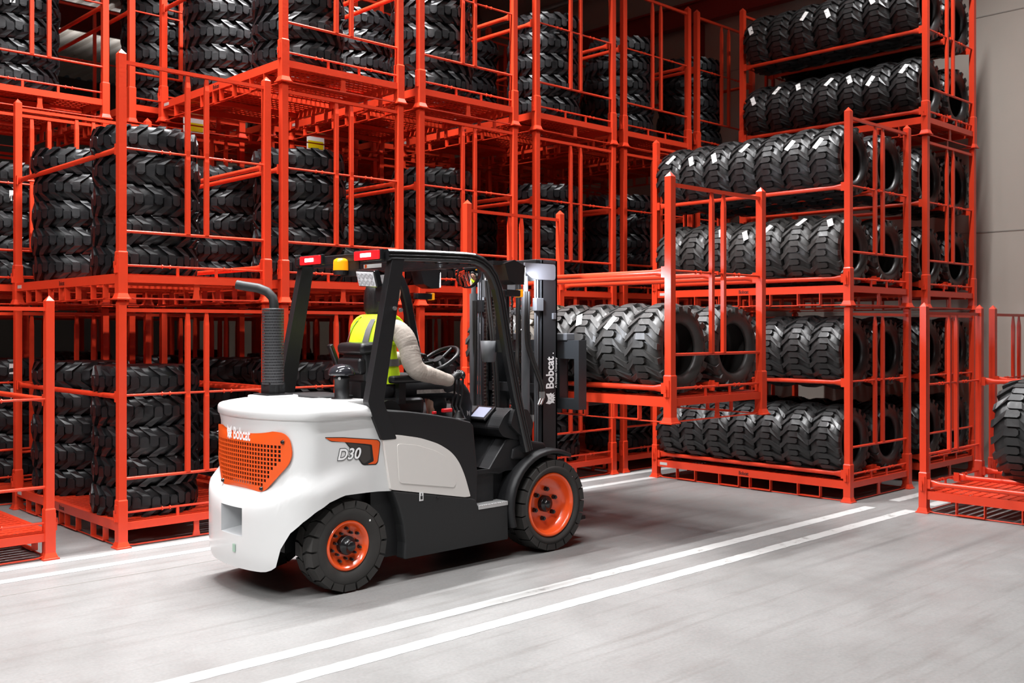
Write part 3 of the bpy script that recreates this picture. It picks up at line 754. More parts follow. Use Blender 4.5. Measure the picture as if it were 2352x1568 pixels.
frame = [(4.07, 0.62), (4.30, 0.577), (4.76, 0.49), (4.80, 0.478), (4.83, 0.415), (5.115, 0.412), (5.118, 0.150), (4.165, 0.150), (4.172, 0.26), (4.155, 0.38), (4.12, 0.50)]
fs_ = slab_y(frame, 5.40, 5.50, 'side_frame', M_CHAR, wd=0.01)
fk(MB().box((4.45, 5.398, 0.535), (0.02, 0.006, 0.012)), 'frame_seam', M_BLKG, fs_)
fk(MB().box((4.305, 5.3985, 0.555), (0.034, 0.003, 0.058)), 'jack_point_sticker', mat('silver_sticker', (0.7, 0.7, 0.7), 0.4), fs_)
fk(MB().box((4.305, 5.3965, 0.548), (0.018, 0.002, 0.022)).box((4.305, 5.3965, 0.570), (0.006, 0.002, 0.016)), 'jack_point_print', M_DECALK, fs_)
fk(MB().box((5.1, YC, 0.17), (2.0, 0.9, 0.03)), 'belly_plate', M_BLK)
st = fk(MB().bbox((4.97, 5.46, 0.416), (0.29, 0.125, 0.03), 0.004), 'step_plate', M_ALU)
for k in range(14): fk(MB().box((4.845+k*0.0195, 5.40, 0.431), (0.007, 0.012, 0.006)), 'step_tooth', M_ALU, st)
st2 = fk(MB().bbox((4.97, mir(5.46), 0.416), (0.29, 0.125, 0.03), 0.004), 'step_plate', M_ALU)
# --- floor, kick plate, cowl, dashboard
fk(MB().box((5.05, YC, 0.655), (0.50, 1.02, 0.03)), 'cab_floor', M_BLK)
for s_ in (0, 1):
    y0, y1 = 5.47, 5.60
    if s_: y0, y1 = mir(y0), mir(y1)
    bevel(fk(MB().prism([(4.90, 0.655), (4.99, 0.665), (5.06, 0.75), (5.17, 0.875), (5.30, 0.885), (5.40, 0.80), (5.40, 0.70), (5.10, 0.62)], y0, y1), 'kick_plate', M_BLK), 0.012)
    bevel(fk(MB().prism([(5.20, 0.72), (5.22, 0.80), (5.40, 0.845), (5.55, 0.82), (5.6, 0.70)], y0-0.02, y1+0.02), 'cowl_side', M_BLK), 0.015)
fk(MB().prism([(4.99, 0.66), (5.20, 0.90), (5.36, 0.90), (5.36, 0.60), (5.0, 0.60)], 5.60, mir(5.60)), 'toe_board', M_BLK)
fk(MB().box((5.0, YC, 0.50), (0.36, 0.90, 0.32)), 'under_floor', M_BLK)
dash = [(5.07, 0.955), (5.13, 1.045), (5.20, 1.095), (5.33, 1.085), (5.385, 1.03), (5.40, 0.88), (5.27, 0.86), (5.12, 0.895)]
ds = bevel(fk(MB().prism(rounded(dash, 0.025, 3), 5.46, mir(5.46)), 'dashboard', M_BLK), 0.022, 3)
bevel(fk(MB().prism(rounded([(5.16, 0.98), (5.20, 1.10), (5.34, 1.09), (5.40, 0.98), (5.37, 0.875), (5.26, 0.90)], 0.03, 3), 5.42, 5.555), 'dash_bolster', M_BLK, ds), 0.02, 3)
Mt = Matrix.Translation((5.125, 5.70, 1.055)) @ Matrix.Rotation(math.radians(-38), 4, 'Y')
fk(MB().bbox((0, 0, 0), (0.15, 0.20, 0.02), 0.008, Mt), 'display_housing', M_BLKG, ds)
fk(MB().box((0, -0.005, 0.012), (0.105, 0.14, 0.003), Mt), 'display', M_SCREEN, ds)
fk(MB().tube((5.25, YC, 0.92), (4.985, YC, 1.40), 0.045, 0.04, n=14), 'steering_column', M_BLK)
# steering wheel
nrm = Vector((-0.55, 0, 0.83)).normalized(); cS = Vector((4.935, YC, 1.455)); e1 = Vector((0, 1, 0)); e2 = nrm.cross(e1)
sw = fk(MB().path([cS + (e1*math.cos(2*math.pi*k/28)+e2*math.sin(2*math.pi*k/28))*0.165 for k in range(28)], 0.0155, n=10, closed=True), 'steering_wheel', M_VINYL)
hub = MB().tube(cS-nrm*0.03, cS+nrm*0.012, 0.05, 0.042, n=16)
for a in (0.4, 2.5, 4.7): hub.tube(cS-nrm*0.01, cS+(e1*math.cos(a)+e2*math.sin(a))*0.158, 0.014, 0.011, n=8)
fk(hub, 'wheel_hub', M_BLK, sw)
# levers, armrest, switch
for k, dy in enumerate((0.0, 0.045, 0.09)):
    lv = fk(MB().path([(4.83, 5.575+dy, 1.06), (4.80, 5.575+dy, 1.13), (4.825, 5.575+dy, 1.22), (4.83, 5.575+dy, 1.34)], 0.008, n=8), 'hydraulic_lever', M_BLKG)
    fk(MB().lathe([(0.0, 0.0), (0.014, 0.004), (0.019, 0.03), (0.012, 0.05), (0.0, 0.054)], 12, (4.83, 5.575+dy, 1.325)), 'lever_knob', M_BLKG, lv)
boot = [(0.055, 0.0)]
for k in range(6): boot += [(0.052-0.006*k, 0.010*k+0.004), (0.044-0.006*k, 0.010*k+0.010)]
fk(MB().lathe(boot, 20, (4.83, 5.62, 1.035)), 'lever_boot', M_HOSE)
fk(MB().bbox((4.615, 5.50, 1.115), (0.085, 0.03, 0.028), 0.008), 'red_latch', M_REDPL)
fk(MB().bbox((4.50, 5.50, 1.105), (0.03, 0.02, 0.02), 0.005), 'red_button', M_REDPL)
# --- seat
seat = fk(MB().bbox((4.36, YC, 1.135), (0.50, 0.50, 0.13), 0.04), 'seat_cushion', M_VINYL)
Ms = Matrix.Translation((4.19, 5.94, 1.35)) @ Matrix.Rotation(math.radians(-5), 4, 'Y')
fk(MB().bbox((0, 0, 0), (0.11, 0.29, 0.42), 0.05, Ms, 5), 'seat_back', M_VINYL)
fk(MB().bbox((-0.01, 0, 0.205), (0.15, 0.32, 0.085), 0.040, Ms, 6), 'seat_back_bolster', M_VINYL)
fk(MB().bbox((-0.07, 0.0, 0.085), (0.06, 0.28, 0.115), 0.028, Ms, 5), 'document_pouch', M_VINYL)
fk(MB().box((4.15, 5.95, 1.22), (0.10, 0.28, 0.20)), 'seat_bracket', M_BLK)
fk(MB().bbox((4.44, 5.70, 1.335), (0.34, 0.075, 0.055), 0.022), 'arm_rest', M_VINYL)
fk(MB().box((4.36, 5.70, 1.24), (0.06, 0.04, 0.15)), 'arm_rest_bracket', M_BLK)
fk(MB().bbox((0, 0, 0), (0.035, 0.05, 0.30), 0.012, Matrix.Translation((4.19, 6.24, 1.44)) @ Matrix.Rotation(math.radians(-24), 4, 'Y')), 'folded_arm_rest', M_VINYL)
fk(MB().tube((4.22, 5.69, 1.10), (4.22, 5.64, 1.10), 0.10, n=20), 'belt_reel', M_BLKG)

# --- overhead guard
def sweep(pts, w_, d_, y, mb=None):
    """rounded-rectangle tube following pts (x,z) in a plane y"""
    mb = mb or MB(); rings = []
    n = len(pts)
    for i, p in enumerate(pts):
        a = Vector(pts[max(0, i-1)]); b = Vector(pts[min(n-1, i+1)]); t = (b-a).normalized(); nn = Vector((-t.y, t.x))
        r = []
        for (u, v) in ((-1, -0.7), (-0.7, -1), (0.7, -1), (1, -0.7), (1, 0.7), (0.7, 1), (-0.7, 1), (-1, 0.7)):
            q_ = Vector(p) + nn*(u*w_/2); r.append((q_.x, y + v*d_/2, q_.y))
        rings.append(r)
    return mb.loft(rings, smooth=False)
RAIL = [(4.035, 2.178), (4.40, 2.188), (4.72, 2.192), (4.80, 2.188), (4.87, 2.168), (4.935, 2.13), (4.99, 2.07), (5.03, 1.99), (5.06, 1.89), (5.085, 1.78), (5.145, 1.50), (5.22, 1.20), (5.345, 0.78)]
for side in (1, -1):
    Y_ = (lambda v: v) if side > 0 else mir
    rl = fk(sweep(RAIL, 0.078, 0.06, Y_(5.432)), 'guard_rail', M_BLKG)
    for off in (-0.022, 0.0, 0.022):
        pts = []
        for i, p in enumerate(RAIL):
            a = Vector(RAIL[max(0, i-1)]); b = Vector(RAIL[min(len(RAIL)-1, i+1)]); t = (b-a).normalized(); nn = Vector((-t.y, t.x)); q_ = Vector(p)+nn*off
            pts.append((q_.x, Y_(5.401), q_.y))
        fk(MB().path(pts, 0.0045, n=6), 'rail_rib', M_BLKG, rl)
    lg = [(3.93, 1.205), (3.945, 1.235), (4.105, 2.17)]
    L_ = MB(); c1 = [(3.885, 1.19), (3.995, 1.195), (4.165, 2.165), (4.065, 2.165), (3.868, 1.26)]
    bevel(fk(MB().prism(rounded([(3.868, 1.215), (3.90, 1.13), (3.98, 0.96), (4.10, 0.96), (4.04, 1.10), (3.995, 1.21), (4.165, 2.165), (4.065, 2.165)], 0.012, 2), Y_(5.400), Y_(5.462)), 'guard_leg', M_BLK), 0.008)
    for (x_, z_) in ((4.118, 2.085), (4.100, 1.985)) if side < 0 else ((4.075, 1.825), (4.125, 1.815)):
        fk(MB().tube((x_, Y_(5.398), z_), (x_, Y_(5.385), z_), 0.014, n=12), 'guard_bolt', M_STEEL)
for k in range(7):
    x_ = 4.16 + k*0.105
    fk(MB().box((x_, YC, 2.165), (0.018, 1.06, 0.045)), 'roof_bar', M_BLKG)
rc = fk(MB().bbox((4.03, YC, 2.178), (0.03, 1.06, 0.055), 0.006), 'rear_crossbar', M_BLK)
fk(MB().box((4.86, YC, 2.155), (0.06, 1.06, 0.035)), 'front_crossbar', M_BLK)
fk(MB().box((4.025, 5.83, 2.115), (0.012, 0.22, 0.13)), 'lamp_plate', M_BLK, rc)
fk(MB().box((4.09, 5.66, 2.118), (0.004, 0.20, 0.026)), 'warning_sticker', M_PAPER, rc)
fk(MB().box((4.0875, 5.735, 2.118), (0.004, 0.022, 0.022)), 'warning_symbol', M_ORNG, rc)
for (y0, y1) in ((6.145, 6.40), (5.445, 5.72)):
    hs = fk(MB().bbox((4.005, (y0+y1)/2, 2.182), (0.03, y1-y0+0.03, 0.075), 0.008), 'rear_lamp_housing', M_BLKG)
    ln = fk(MB().bbox((3.988, (y0+y1)/2, 2.182), (0.022, y1-y0, 0.060), 0.006), 'red_lens', M_REDLENS, hs)
    fk(MB().bbox((3.975, (y0+y1)/2, 2.182), (0.006, (y1-y0)*0.42, 0.026), 0.003), 'lit_core', M_REDCORE, hs)
bc = fk(MB().lathe([(0.0, 2.178), (0.030, 2.176), (0.048, 2.165), (0.052, 2.15), (0.053, 2.092)], 24, (3.985, 5.885, 0)), 'beacon', M_AMBER)
fk(MB().tube((3.985, 5.885, 2.092), (3.985, 5.885, 2.062), 0.056, 0.05, n=24), 'beacon_base', M_BLKG, bc)
Mw = Matrix.Translation((4.0, 5.575, 2.030)) @ Matrix.Rotation(math.radians(-18), 4, 'Y') @ Matrix.Rotation(math.radians(4), 4, 'X')
wl = fk(MB().bbox((0, 0, 0), (0.05, 0.205, 0.115), 0.012, Mw), 'rear_work_lamp', M_BLKG)
fk(MB().bbox((-0.026, 0, 0), (0.006, 0.185, 0.098), 0.003, Mw), 'lamp_face', M_LED, wl)
for a in range(4):
    for b in range(2):
        MB().lathe([(0.020, 0.0), (0.0195, -0.003), (0.014, -0.003), (0.006, 0.0)], 14).build('led_cell', mat('led_cell_grey', (0.42, 0.42, 0.44), 0.3), wl).matrix_local = Matrix.Translation(-Vector(FO)) @ Mw @ Matrix.Translation((-0.030, -0.068+a*0.0455, -0.023+b*0.046)) @ Matrix.Rotation(math.pi/2, 4, 'Y')
fk(MB().box((4.05, 5.50, 1.93), (0.03, 0.10, 0.12)), 'lamp_bracket', M_BLK, wl)
# front work lamps, indicators
for side in (1, -1):
    Y_ = (lambda v: v) if side > 0 else mir
    lp = fk(MB().prism([(5.10, 2.17), (5.14, 2.05), (5.22, 2.02), (5.30, 2.02), (5.31, 2.16), (5.20, 2.20)], Y_(5.42), Y_(5.55)), 'front_work_lamp', M_BLKG)
    fk(MB().bbox((5.315, Y_(5.485), 2.09), (0.012, 0.115, 0.12), 0.004), 'lit_face', M_LEDON, lp)
    fk(MB().box((5.10, Y_(5.48), 2.175), (0.16, 0.05, 0.03)), 'lamp_arm', M_BLK, lp)
    ind = fk(MB().bbox((5.20, Y_(5.46), 1.955), (0.16, 0.06, 0.05), 0.01), 'indicator_housing', M_BLKG)
    fk(MB().bbox((5.285, Y_(5.46), 1.955), (0.03, 0.065, 0.058), 0.008), 'indicator_lens', M_AMBER, ind)
    sd = bpy.data.lights.new('work_lamp_beam', 'SPOT'); sd.energy = 75; sd.spot_size = math.radians(100); sd.spot_blend = 0.6; sd.shadow_soft_size = 0.05; sd.color = (0.86, 0.91, 1.0)
    so = bpy.data.objects.new('work_lamp_beam', sd); COL.objects.link(so); so.parent = FK
    so.location = Vector((5.34, Y_(5.485), 2.09)) - Vector(FO); so.rotation_euler = (0, math.radians(-72), 0)
# mirror under the roof front
half_moon = [(0.15*math.cos(math.pi*k/16), -0.155*math.sin(math.pi*k/16)) for k in range(17)]
fk(MB().prism([(5.86+a, 2.155+b) for a, b in half_moon], 5.115, 5.14, 'YZ'), 'mirror_shell', M_BLKG)
mg = MB(); gv = [(5.112, 5.86, 2.148)]
for r_ in range(1, 6):
    for k in range(17):
        q_ = r_/5; gv.append((5.112 - 0.030*(1-q_*q_), 5.86+0.136*q_*math.cos(math.pi*k/16), 2.148-0.138*q_*math.sin(math.pi*k/16)))
gv[0] = (5.082, 5.86, 2.148)
gf = [(0, 1+k, 2+k) for k in range(16)] + [(1+(r_-1)*17+k, 1+r_*17+k, 2+r_*17+k, 2+(r_-1)*17+k) for r_ in range(1, 5) for k in range(16)]
fk(mg.add(gv, gf, True), 'mirror_glass', M_MIRROR)                       # convex
# --- exhaust
ex = fk(MB().tube((3.63, 6.18, 1.235), (3.63, 6.18, 1.80), 0.058, n=28), 'exhaust_muffler', M_BLK)
sh = MB(); NA, NR = 44, 26; r0 = 0.074; zA, zB = 1.315, 1.825
for a in range(NA):
    for b in range(NR):
        def P(u, v):
            an = 2*math.pi*(a+u+(0.5 if b % 2 else 0))/NA; return (3.63+r0*math.cos(an), 6.18+r0*math.sin(an), zA+(zB-zA)*(b+v)/NR)
        o4 = [P(0, 0), P(1, 0), P(1, 1), P(0, 1)]; i4 = [P(0.22, 0.25), P(0.78, 0.25), P(0.78, 0.75), P(0.22, 0.75)]
        sh.add(o4+i4, [(0, 1, 5, 4), (1, 2, 6, 5), (2, 3, 7, 6), (3, 0, 4, 7)])
sh.lathe([(r0, zB), (r0, zB+0.004), (0.04, zB+0.006)], 32, (3.63, 6.18, 0)); sh.lathe([(r0+0.001, zA-0.004), (r0+0.001, zA+0.004)], 32, (3.63, 6.18, 0))
fk(sh, 'heat_shield', mat('shield_grey', (0.05, 0.05, 0.053), 0.45), ex)
fk(MB().box((3.63, 6.18, 1.28), (0.12, 0.11, 0.09)).bbox((3.63, 6.18, 1.242), (0.20, 0.19, 0.012), 0.003), 'muffler_bracket', M_BLK, ex)
tp = [(3.635, 6.175, 1.80), (3.635, 6.175, 1.86), (3.63, 6.185, 1.905), (3.605, 6.215, 1.945), (3.565, 6.265, 1.97), (3.50, 6.34, 1.985), (3.465, 6.38, 1.995)]
pp = MB().path(tp, 0.032, n=16, cap=False); 
fk(pp, 'tail_pipe', M_CHAR, ex)
# --- air intake with dome
ai = fk(MB().lathe([(0.075, 1.205), (0.075, 1.215), (0.050, 1.225), (0.050, 1.34), (0.056, 1.345), (0.056, 1.365), (0.03, 1.37)], 28, (3.945, 5.815, 0)), 'air_intake', M_BLK)
fk(MB().lathe([(0.03, 1.372), (0.085, 1.372), (0.093, 1.380), (0.092, 1.398), (0.078, 1.425), (0.05, 1.444), (0.0, 1.452)], 32, (3.945, 5.815, 0)), 'intake_dome', M_SMOKE, ai)
fk(MB().tube((3.90, 5.77, 1.355), (3.885, 5.755, 1.355), 0.01), 'clamp_screw', M_STEEL, ai)

# --- wheels
def wheel(name, cx, cz, yout, side, R, W, rim, lug_h, nl, poly, depth, hub_r, hub_out, bolts, lugm):
    yc = yout + W/2
    Y_ = (lambda v: v) if side > 0 else mir
    gx = tyre_geo(R, W, rim, lug_h, nl, poly, 0.008, liner=False, shoulder=0.035, seg=72)
    gx.v = [(cx + p[0], Y_(yc + p[2]), cz + p[1]) for p in gx.v]
    t = fk(gx, name, lugm)
    rp = [(rim+0.012, W*0.16), (rim+0.006, 0.028), (rim+0.002, 0.018), (rim-0.006, 0.014), (rim-0.016, 0.020), (rim-0.026, 0.040), (rim-0.034, depth-0.012), (rim-0.05, depth), (rim*0.45, depth+0.004), (0.0, depth+0.004)]
    r = MB().lathe([(a, b) for a, b in rp], 56, axis='Y'); r.v = [(p[0]+cx, Y_(yout+p[1]), p[2]+cz) for p in r.v]
    rm = fk(r, 'wheel_rim', M_RIM, t)
    h = MB().lathe([(hub_r, depth+0.006), (hub_r, depth-0.03), (hub_r*0.92, depth-0.038), (hub_r*0.55, depth-0.040), (hub_r*0.52, depth-hub_out), (hub_r*0.44, depth-hub_out-0.006), (0, depth-hub_out-0.006)], 28, axis='Y')
    h.v = [(p[0]+cx, Y_(yout+p[1]), p[2]+cz) for p in h.v]; fk(h, 'hub', M_BLKG, t)
    for (rb, nb, ph, br) in bolts:
        for k in range(nb):
            a = ph + 2*math.pi*k/nb; x_, z_ = cx+rb*math.cos(a), cz+rb*math.sin(a)
            fk(MB().tube((x_, Y_(yout+depth+0.004), z_), (x_, Y_(yout+depth-0.022), z_), br, n=6, smooth=False).tube((x_, Y_(yout+depth-0.02), z_), (x_, Y_(yout+depth-0.034), z_), br*0.55, n=8), 'wheel_nut', M_BLKG, t)
    # valve dot
    fk(MB().box((cx+(rim+0.055)*math.cos(0.75), Y_(yout+0.004), cz+(rim+0.055)*math.sin(0.75)), (0.012, 0.006, 0.012)), 'balance_mark', M_PAPER, t)
M_TREAD = mat('forklift_tyre_rubber', (0.034, 0.032, 0.030), 0.62, spec=0.35, var=0.35, vscale=9, bump=0.1, bscale=40)
for side in (1, -1):
    wheel('front_wheel', 5.565, 0.350, 5.372, side, 0.350, 0.245, 0.238, 0.020, 21, LUG_WIDE, 0.105, 0.062, 0.05, [(0.112, 6, 0.35, 0.019)], M_TREAD)
    wheel('rear_wheel', 3.745, 0.298, 5.425, side, 0.298, 0.19, 0.158, 0.018, 18, LUG_TRUCK, 0.060, 0.062, 0.075, [(0.085, 7, 0.2, 0.010), (0.108, 7, 0.65, 0.011)], M_TREAD)
    Y_ = (lambda v: v) if side > 0 else mir
    # front mudguard: a bent strip round the wheel
    rings = []
    for k in range(15):
        a = math.radians(196 - k*9.6); ro = 0.405 + 0.012*math.sin(k*0.4)
        c_, s_ = math.cos(a), math.sin(a); x_, z_ = 5.565, 0.350
        rings.append([(x_+ro*c_, Y_(5.368), z_+ro*s_), (x_+(ro+0.028)*c_, Y_(5.376), z_+(ro+0.028)*s_), (x_+(ro+0.036)*c_, Y_(5.42), z_+(ro+0.036)*s_), (x_+(ro+0.036)*c_, Y_(5.60), z_+(ro+0.036)*s_), (x_+ro*c_, Y_(5.60), z_+ro*s_)])
    fk(MB().loft(rings), 'mudguard', M_BLK)
fk(MB().tube((5.565, 5.62, 0.35), (5.565, 6.34, 0.35), 0.10, n=20).box((5.45, YC, 0.36), (0.35, 0.6, 0.3)), 'drive_axle', M_BLK)

# --- mast
mast_pts = lambda y0, y1, x0, x1, z0, z1: MB().box(((x0+x1)/2, (y0+y1)/2, (z0+z1)/2), (x1-x0, abs(y1-y0), z1-z0))
for side in (1, -1):
    Y_ = (lambda v: v) if side > 0 else (lambda v: 11.90 - v)
    o = MB().box((5.755, Y_(5.609), 1.20), (0.175, 0.018, 2.06)).box((5.675, Y_(5.635), 1.20), (0.016, 0.07, 2.06)).box((5.835, Y_(5.635), 1.20), (0.016, 0.07, 2.06))
    ou = fk(o, 'outer_mast_channel', M_MAST)
    fk(MB().box((5.79, Y_(5.700), 1.21), (0.16, 0.016, 2.02)).box((5.715, Y_(5.685), 1.21), (0.014, 0.05, 2.02)).box((5.868, Y_(5.69), 1.21), (0.014, 0.05, 2.02)), 'inner_mast_channel', M_MAST)
    cy_ = fk(MB().tube((5.535, Y_(5.645), 0.35), (5.535, Y_(5.645), 1.98), 0.033, n=20).tube((5.535, Y_(5.645), 1.98), (5.535, Y_(5.645), 2.10), 0.02, n=16), 'lift_cylinder', M_GREYP)
    fk(MB().tube((5.615, Y_(5.62), 0.5), (5.615, Y_(5.62), 2.08), 0.009, n=8), 'hydraulic_pipe', M_GREYP, cy_)
    fk(MB().tube((5.640, Y_(5.62), 0.5), (5.640, Y_(5.62), 2.08), 0.009, n=8), 'hydraulic_pipe', M_GREYP, cy_)
    fk(MB().bbox((5.632, Y_(5.605), 1.88), (0.08, 0.045, 0.10), 0.004), 'pipe_clamp', M_GREYP, cy_)
    pl = rounded([(5.475, 2.20), (5.475, 2.135), (5.58, 2.075), (5.815, 2.075), (5.815, 2.20)], [0.004, 0.004, 0.03, 0.03, 0.03], 5)
    bevel(fk(MB().prism(pl, Y_(5.590), Y_(5.606)), 'mast_top_plate', mat('pale_grey_plate', (0.13, 0.13, 0.145), 0.5)), 0.003)
    fk(MB().bbox((5.80, Y_(5.596), 1.79), (0.035, 0.022, 0.05), 0.005), 'stop_block', M_GREYP, ou)
    fk(MB().box((5.69, Y_(5.80), 0.42), (0.1, 0.20, 0.28)), 'mast_foot', M_MAST)
fk(MB().box((5.69, 5.95, 2.14), (0.05, 0.66, 0.14)), 'mast_crosshead', M_GREYP)
for z_ in (0.35, 0.72, 1.22): fk(MB().box((5.70, 5.95, z_), (0.05, 0.66, 0.07)), 'mast_tie', M_MAST)
fk(MB().bbox((5.72, 5.95, 2.215), (0.20, 0.66, 0.04), 0.008), 'mast_top_beam', M_MAST)
# chains made of alternating link plates
for y_ in (5.80, 5.89, 6.10, 6.20):
    ch = MB()
    for k in range(52):
        z_ = 0.62 + k*0.029
        ch.box((5.625, y_ + (0.005 if k % 2 else 0.0), z_), (0.012, 0.018, 0.034)).tube((5.614, y_-0.012, z_+0.0145), (5.614, y_+0.012, z_+0.0145), 0.004, n=6)
    fk(ch, 'lift_chain', mat('oiled_steel', (0.16, 0.15, 0.14), 0.35, metal=0.8))
fk(MB().box((5.60, 6.15, 2.02), (0.05, 0.09, 0.14)).box((5.60, 5.85, 2.02), (0.05, 0.09, 0.14)), 'chain_anchor', M_GREYP)
for (y_, x_, b_) in ((5.74, 5.50, 0), (5.765, 5.51, 0), (5.97, 5.55, 1), (6.0, 5.55, 1), (6.20, 5.55, 2), (6.225, 5.55, 2), (5.602, 5.50, 3), (5.600, 5.525, 3)):
    if b_ == 0: pts = [(x_+0.05, y_, 2.05), (x_+0.05, y_, 1.6), (x_+0.03, y_-0.02, 1.42), (x_+0.06, y_-0.06, 1.22), (x_+0.09, y_-0.11, 1.12), (x_+0.09, y_-0.115, 1.02)]
    elif b_ == 1: pts = [(x_, y_+0.12, 2.08), (x_, y_+0.10, 1.9), (x_-0.02, y_+0.02, 1.5), (x_, y_, 1.1), (x_, y_, 0.6)]
    elif b_ == 3: pts = [(x_, y_, 1.98), (x_, y_, 1.62), (x_+0.03, y_-0.016, 1.47), (x_+0.085, y_-0.026, 1.34), (x_+0.125, y_-0.03, 1.25), (x_+0.13, y_-0.03, 1.20)]
    else: pts = [(x_-0.04, y_, 1.92), (x_-0.03, y_+0.01, 1.6), (x_-0.03, y_+0.02, 1.25), (x_-0.03, y_+0.02, 0.95)]
    # smooth the polyline
    P_ = [Vector(p) for p in pts]; out = []
    for i in range(len(P_)-1):
        p0, p1, p2, p3 = P_[max(0, i-1)], P_[i], P_[i+1], P_[min(len(P_)-1, i+2)]
        for k in range(5):
            t = k/5; out.append(0.5*((2*p1)+(p2-p0)*t+(2*p0-5*p1+4*p2-p3)*t*t+(3*p1-p0-3*p2+p3)*t**3))
    out.append(P_[-1])
    hs = fk(MB().path(out, 0.012, n=8), 'hydraulic_hose', M_HOSE)
    e = out[-1]; fk(MB().tube(e, e+Vector((0, 0, -0.05)), 0.015, n=6, smooth=False).tube(e+Vector((0, 0, -0.05)), e+Vector((-0.03, 0, -0.10)), 0.011, n=8), 'hose_fitting', M_STEEL, hs)
fk(MB().bbox((5.60, 5.80, 1.82), (0.02, 0.14, 0.04), 0.004).tube((5.588, 5.77, 1.82), (5.58, 5.77, 1.82), 0.01).tube((5.588, 5.84, 1.82), (5.58, 5.84, 1.82), 0.01), 'hose_clamp', M_GREYP)
# cup holder on the right pillar
cup = fk(MB().lathe([(0.045, 1.44), (0.052, 1.45), (0.062, 1.60), (0.058, 1.60), (0.048, 1.455), (0.0, 1.45)], 28, (5.16, 5.66, 0)), 'cup_holder', M_GREYP)
fk(MB().box((5.19, 5.55, 1.56), (0.02, 0.22, 0.09)), 'cup_bracket', M_BLK, cup)
# lettering on the mast
YM = 5.5985
def on_mast(a, b): return (5.800 - b, YM, a)
ml = text_on('Bobcat', 0.122, 1.215, 0.0, lambda a, b: on_mast(a, b), 0.025, 0.74, 'mast_lettering', M_DECALW)
fk(MB().tube((5.797, YM+0.001, 1.497), (5.797, YM-0.0005, 1.497), 0.005), 'lettering_dot', M_DECALW, ml)
vs_, f2 = font_mesh('A Doosan Company', 0.029, 0.0004, 1.0)
fk(MB().add([(5.836 - v[1], YM - 0.0005, 1.222+v[0]) for v in vs_], f2), 'small_lettering', M_DECALW, ml)
V, F = cdt(CAT, CATEYES); fk(MB().add([(5.815-b*0.105, YM, 1.095+a*0.10) for a, b in V], F), 'mast_emblem', M_DECALW, ml)
# --- carriage and forks
V, F = cdt([(5.47, 1.045), (6.49, 1.045), (6.49, 1.60), (5.47, 1.60)], [[(5.52, 1.13), (5.68, 1.13), (5.68, 1.45), (5.52, 1.45)], [(6.28, 1.13), (6.44, 1.13), (6.44, 1.45), (6.28, 1.45)]])
cg = MB(); n = len(V)
cg.add([(5.955, a, b) for a, b in V], F); cg.add([(6.045, a, b) for a, b in V], [f[::-1] for f in F])
def wall(lp):
    m_ = len(lp); cg.add([(5.955, a, b) for a, b in lp] + [(6.045, a, b) for a, b in lp], [(i, (i+1) % m_, m_+(i+1) % m_, m_+i) for i in range(m_)])
wall([(5.47, 1.045), (6.49, 1.045), (6.49, 1.60), (5.47, 1.60)])
for a, b in ((5.52, 5.68), (6.28, 6.44)): wall([(a, 1.13), (b, 1.13), (b, 1.45), (a, 1.45)])
cr = fk(cg, 'fork_carriage', mat('carriage_grey', (0.028, 0.030, 0.033), 0.45))
fk(MB().bbox((5.99, 5.70, 1.625), (0.10, 0.22, 0.06), 0.01).bbox((5.99, 6.26, 1.625), (0.10, 0.22, 0.06), 0.01), 'carriage_hook', M_GREYP, cr)
fk(MB().box((5.90, YC, 1.3), (0.10, 0.52, 0.4)), 'carriage_rollers', M_MAST, cr)
for y_ in (5.975-0.205, 5.975+0.205):
    fp = [(6.046, 1.56), (6.09, 1.56), (6.09, 1.11), (6.13, 1.0885), (7.28, 1.0885), (7.28, 1.070), (6.10, 1.040), (6.046, 1.06)]
    bevel(fk(MB().prism(fp, y_-0.06, y_+0.06), 'fork', M_MAST), 0.004)
# ---------------------------------------------------------------- the driver
M_SKIN = mat('skin', (0.62, 0.36, 0.27), 0.5, spec=0.4)
M_HAIR = mat('black_hair', (0.008, 0.007, 0.008), 0.32, spec=0.6, bump=0.5, bscale=90, stretch=(6, 6, 0.6))
M_VEST = mat('hi_vis_yellow', (0.62, 0.86, 0.015), 0.65, spec=0.3, bump=0.7, bscale=9, emit=(0.55, 0.85, 0.0), estr=0.0)
M_BAND = mat('reflective_grey', (0.12, 0.11, 0.11), 0.6)
M_JACK = mat('beige_quilted_jacket', (0.40, 0.345, 0.30), 0.75, spec=0.3, var=0.06, bump=0.8, bscale=16)
M_TROU = mat('black_trousers', (0.012, 0.012, 0.014), 0.75, bump=0.3, bscale=18)
M_STRI = mat('grey_leg_stripe', (0.42, 0.38, 0.35), 0.5, var=0.5, vscale=60)
M_GLOV = mat('black_glove', (0.012, 0.012, 0.012), 0.5, bump=0.2, bscale=40)
PO = (4.34, 5.98, 1.18)
def skin_mesh(name, verts, edges, root, sub=2, m=None):
    me = bpy.data.meshes.new(name); me.from_pydata([v[:3] for v in verts], edges, [])
    ob = bpy.data.objects.new(name, me); COL.objects.link(ob)
    ob.modifiers.new('skin', 'SKIN').use_smooth_shade = True
    for i, v in enumerate(verts):
        d = me.skin_vertices[0].data[i]; d.radius = (v[3], v[4] if len(v) > 4 else v[3]); d.use_root = (i == root)
    s = ob.modifiers.new('sub', 'SUBSURF'); s.levels = sub; s.render_levels = sub
    dg = bpy.context.evaluated_depsgraph_get(); out = bpy.data.meshes.new_from_object(ob.evaluated_get(dg))
    bpy.data.objects.remove(ob); bpy.data.meshes.remove(me)
    out.name = name; out.materials.clear()
    if m: out.materials.append(m)
    out.polygons.foreach_set('use_smooth', [True]*len(out.polygons))
    return out
def sh_(p): return tuple([p[0]-PO[0], p[1]-PO[1], p[2]-PO[2]] + list(p[3:]))
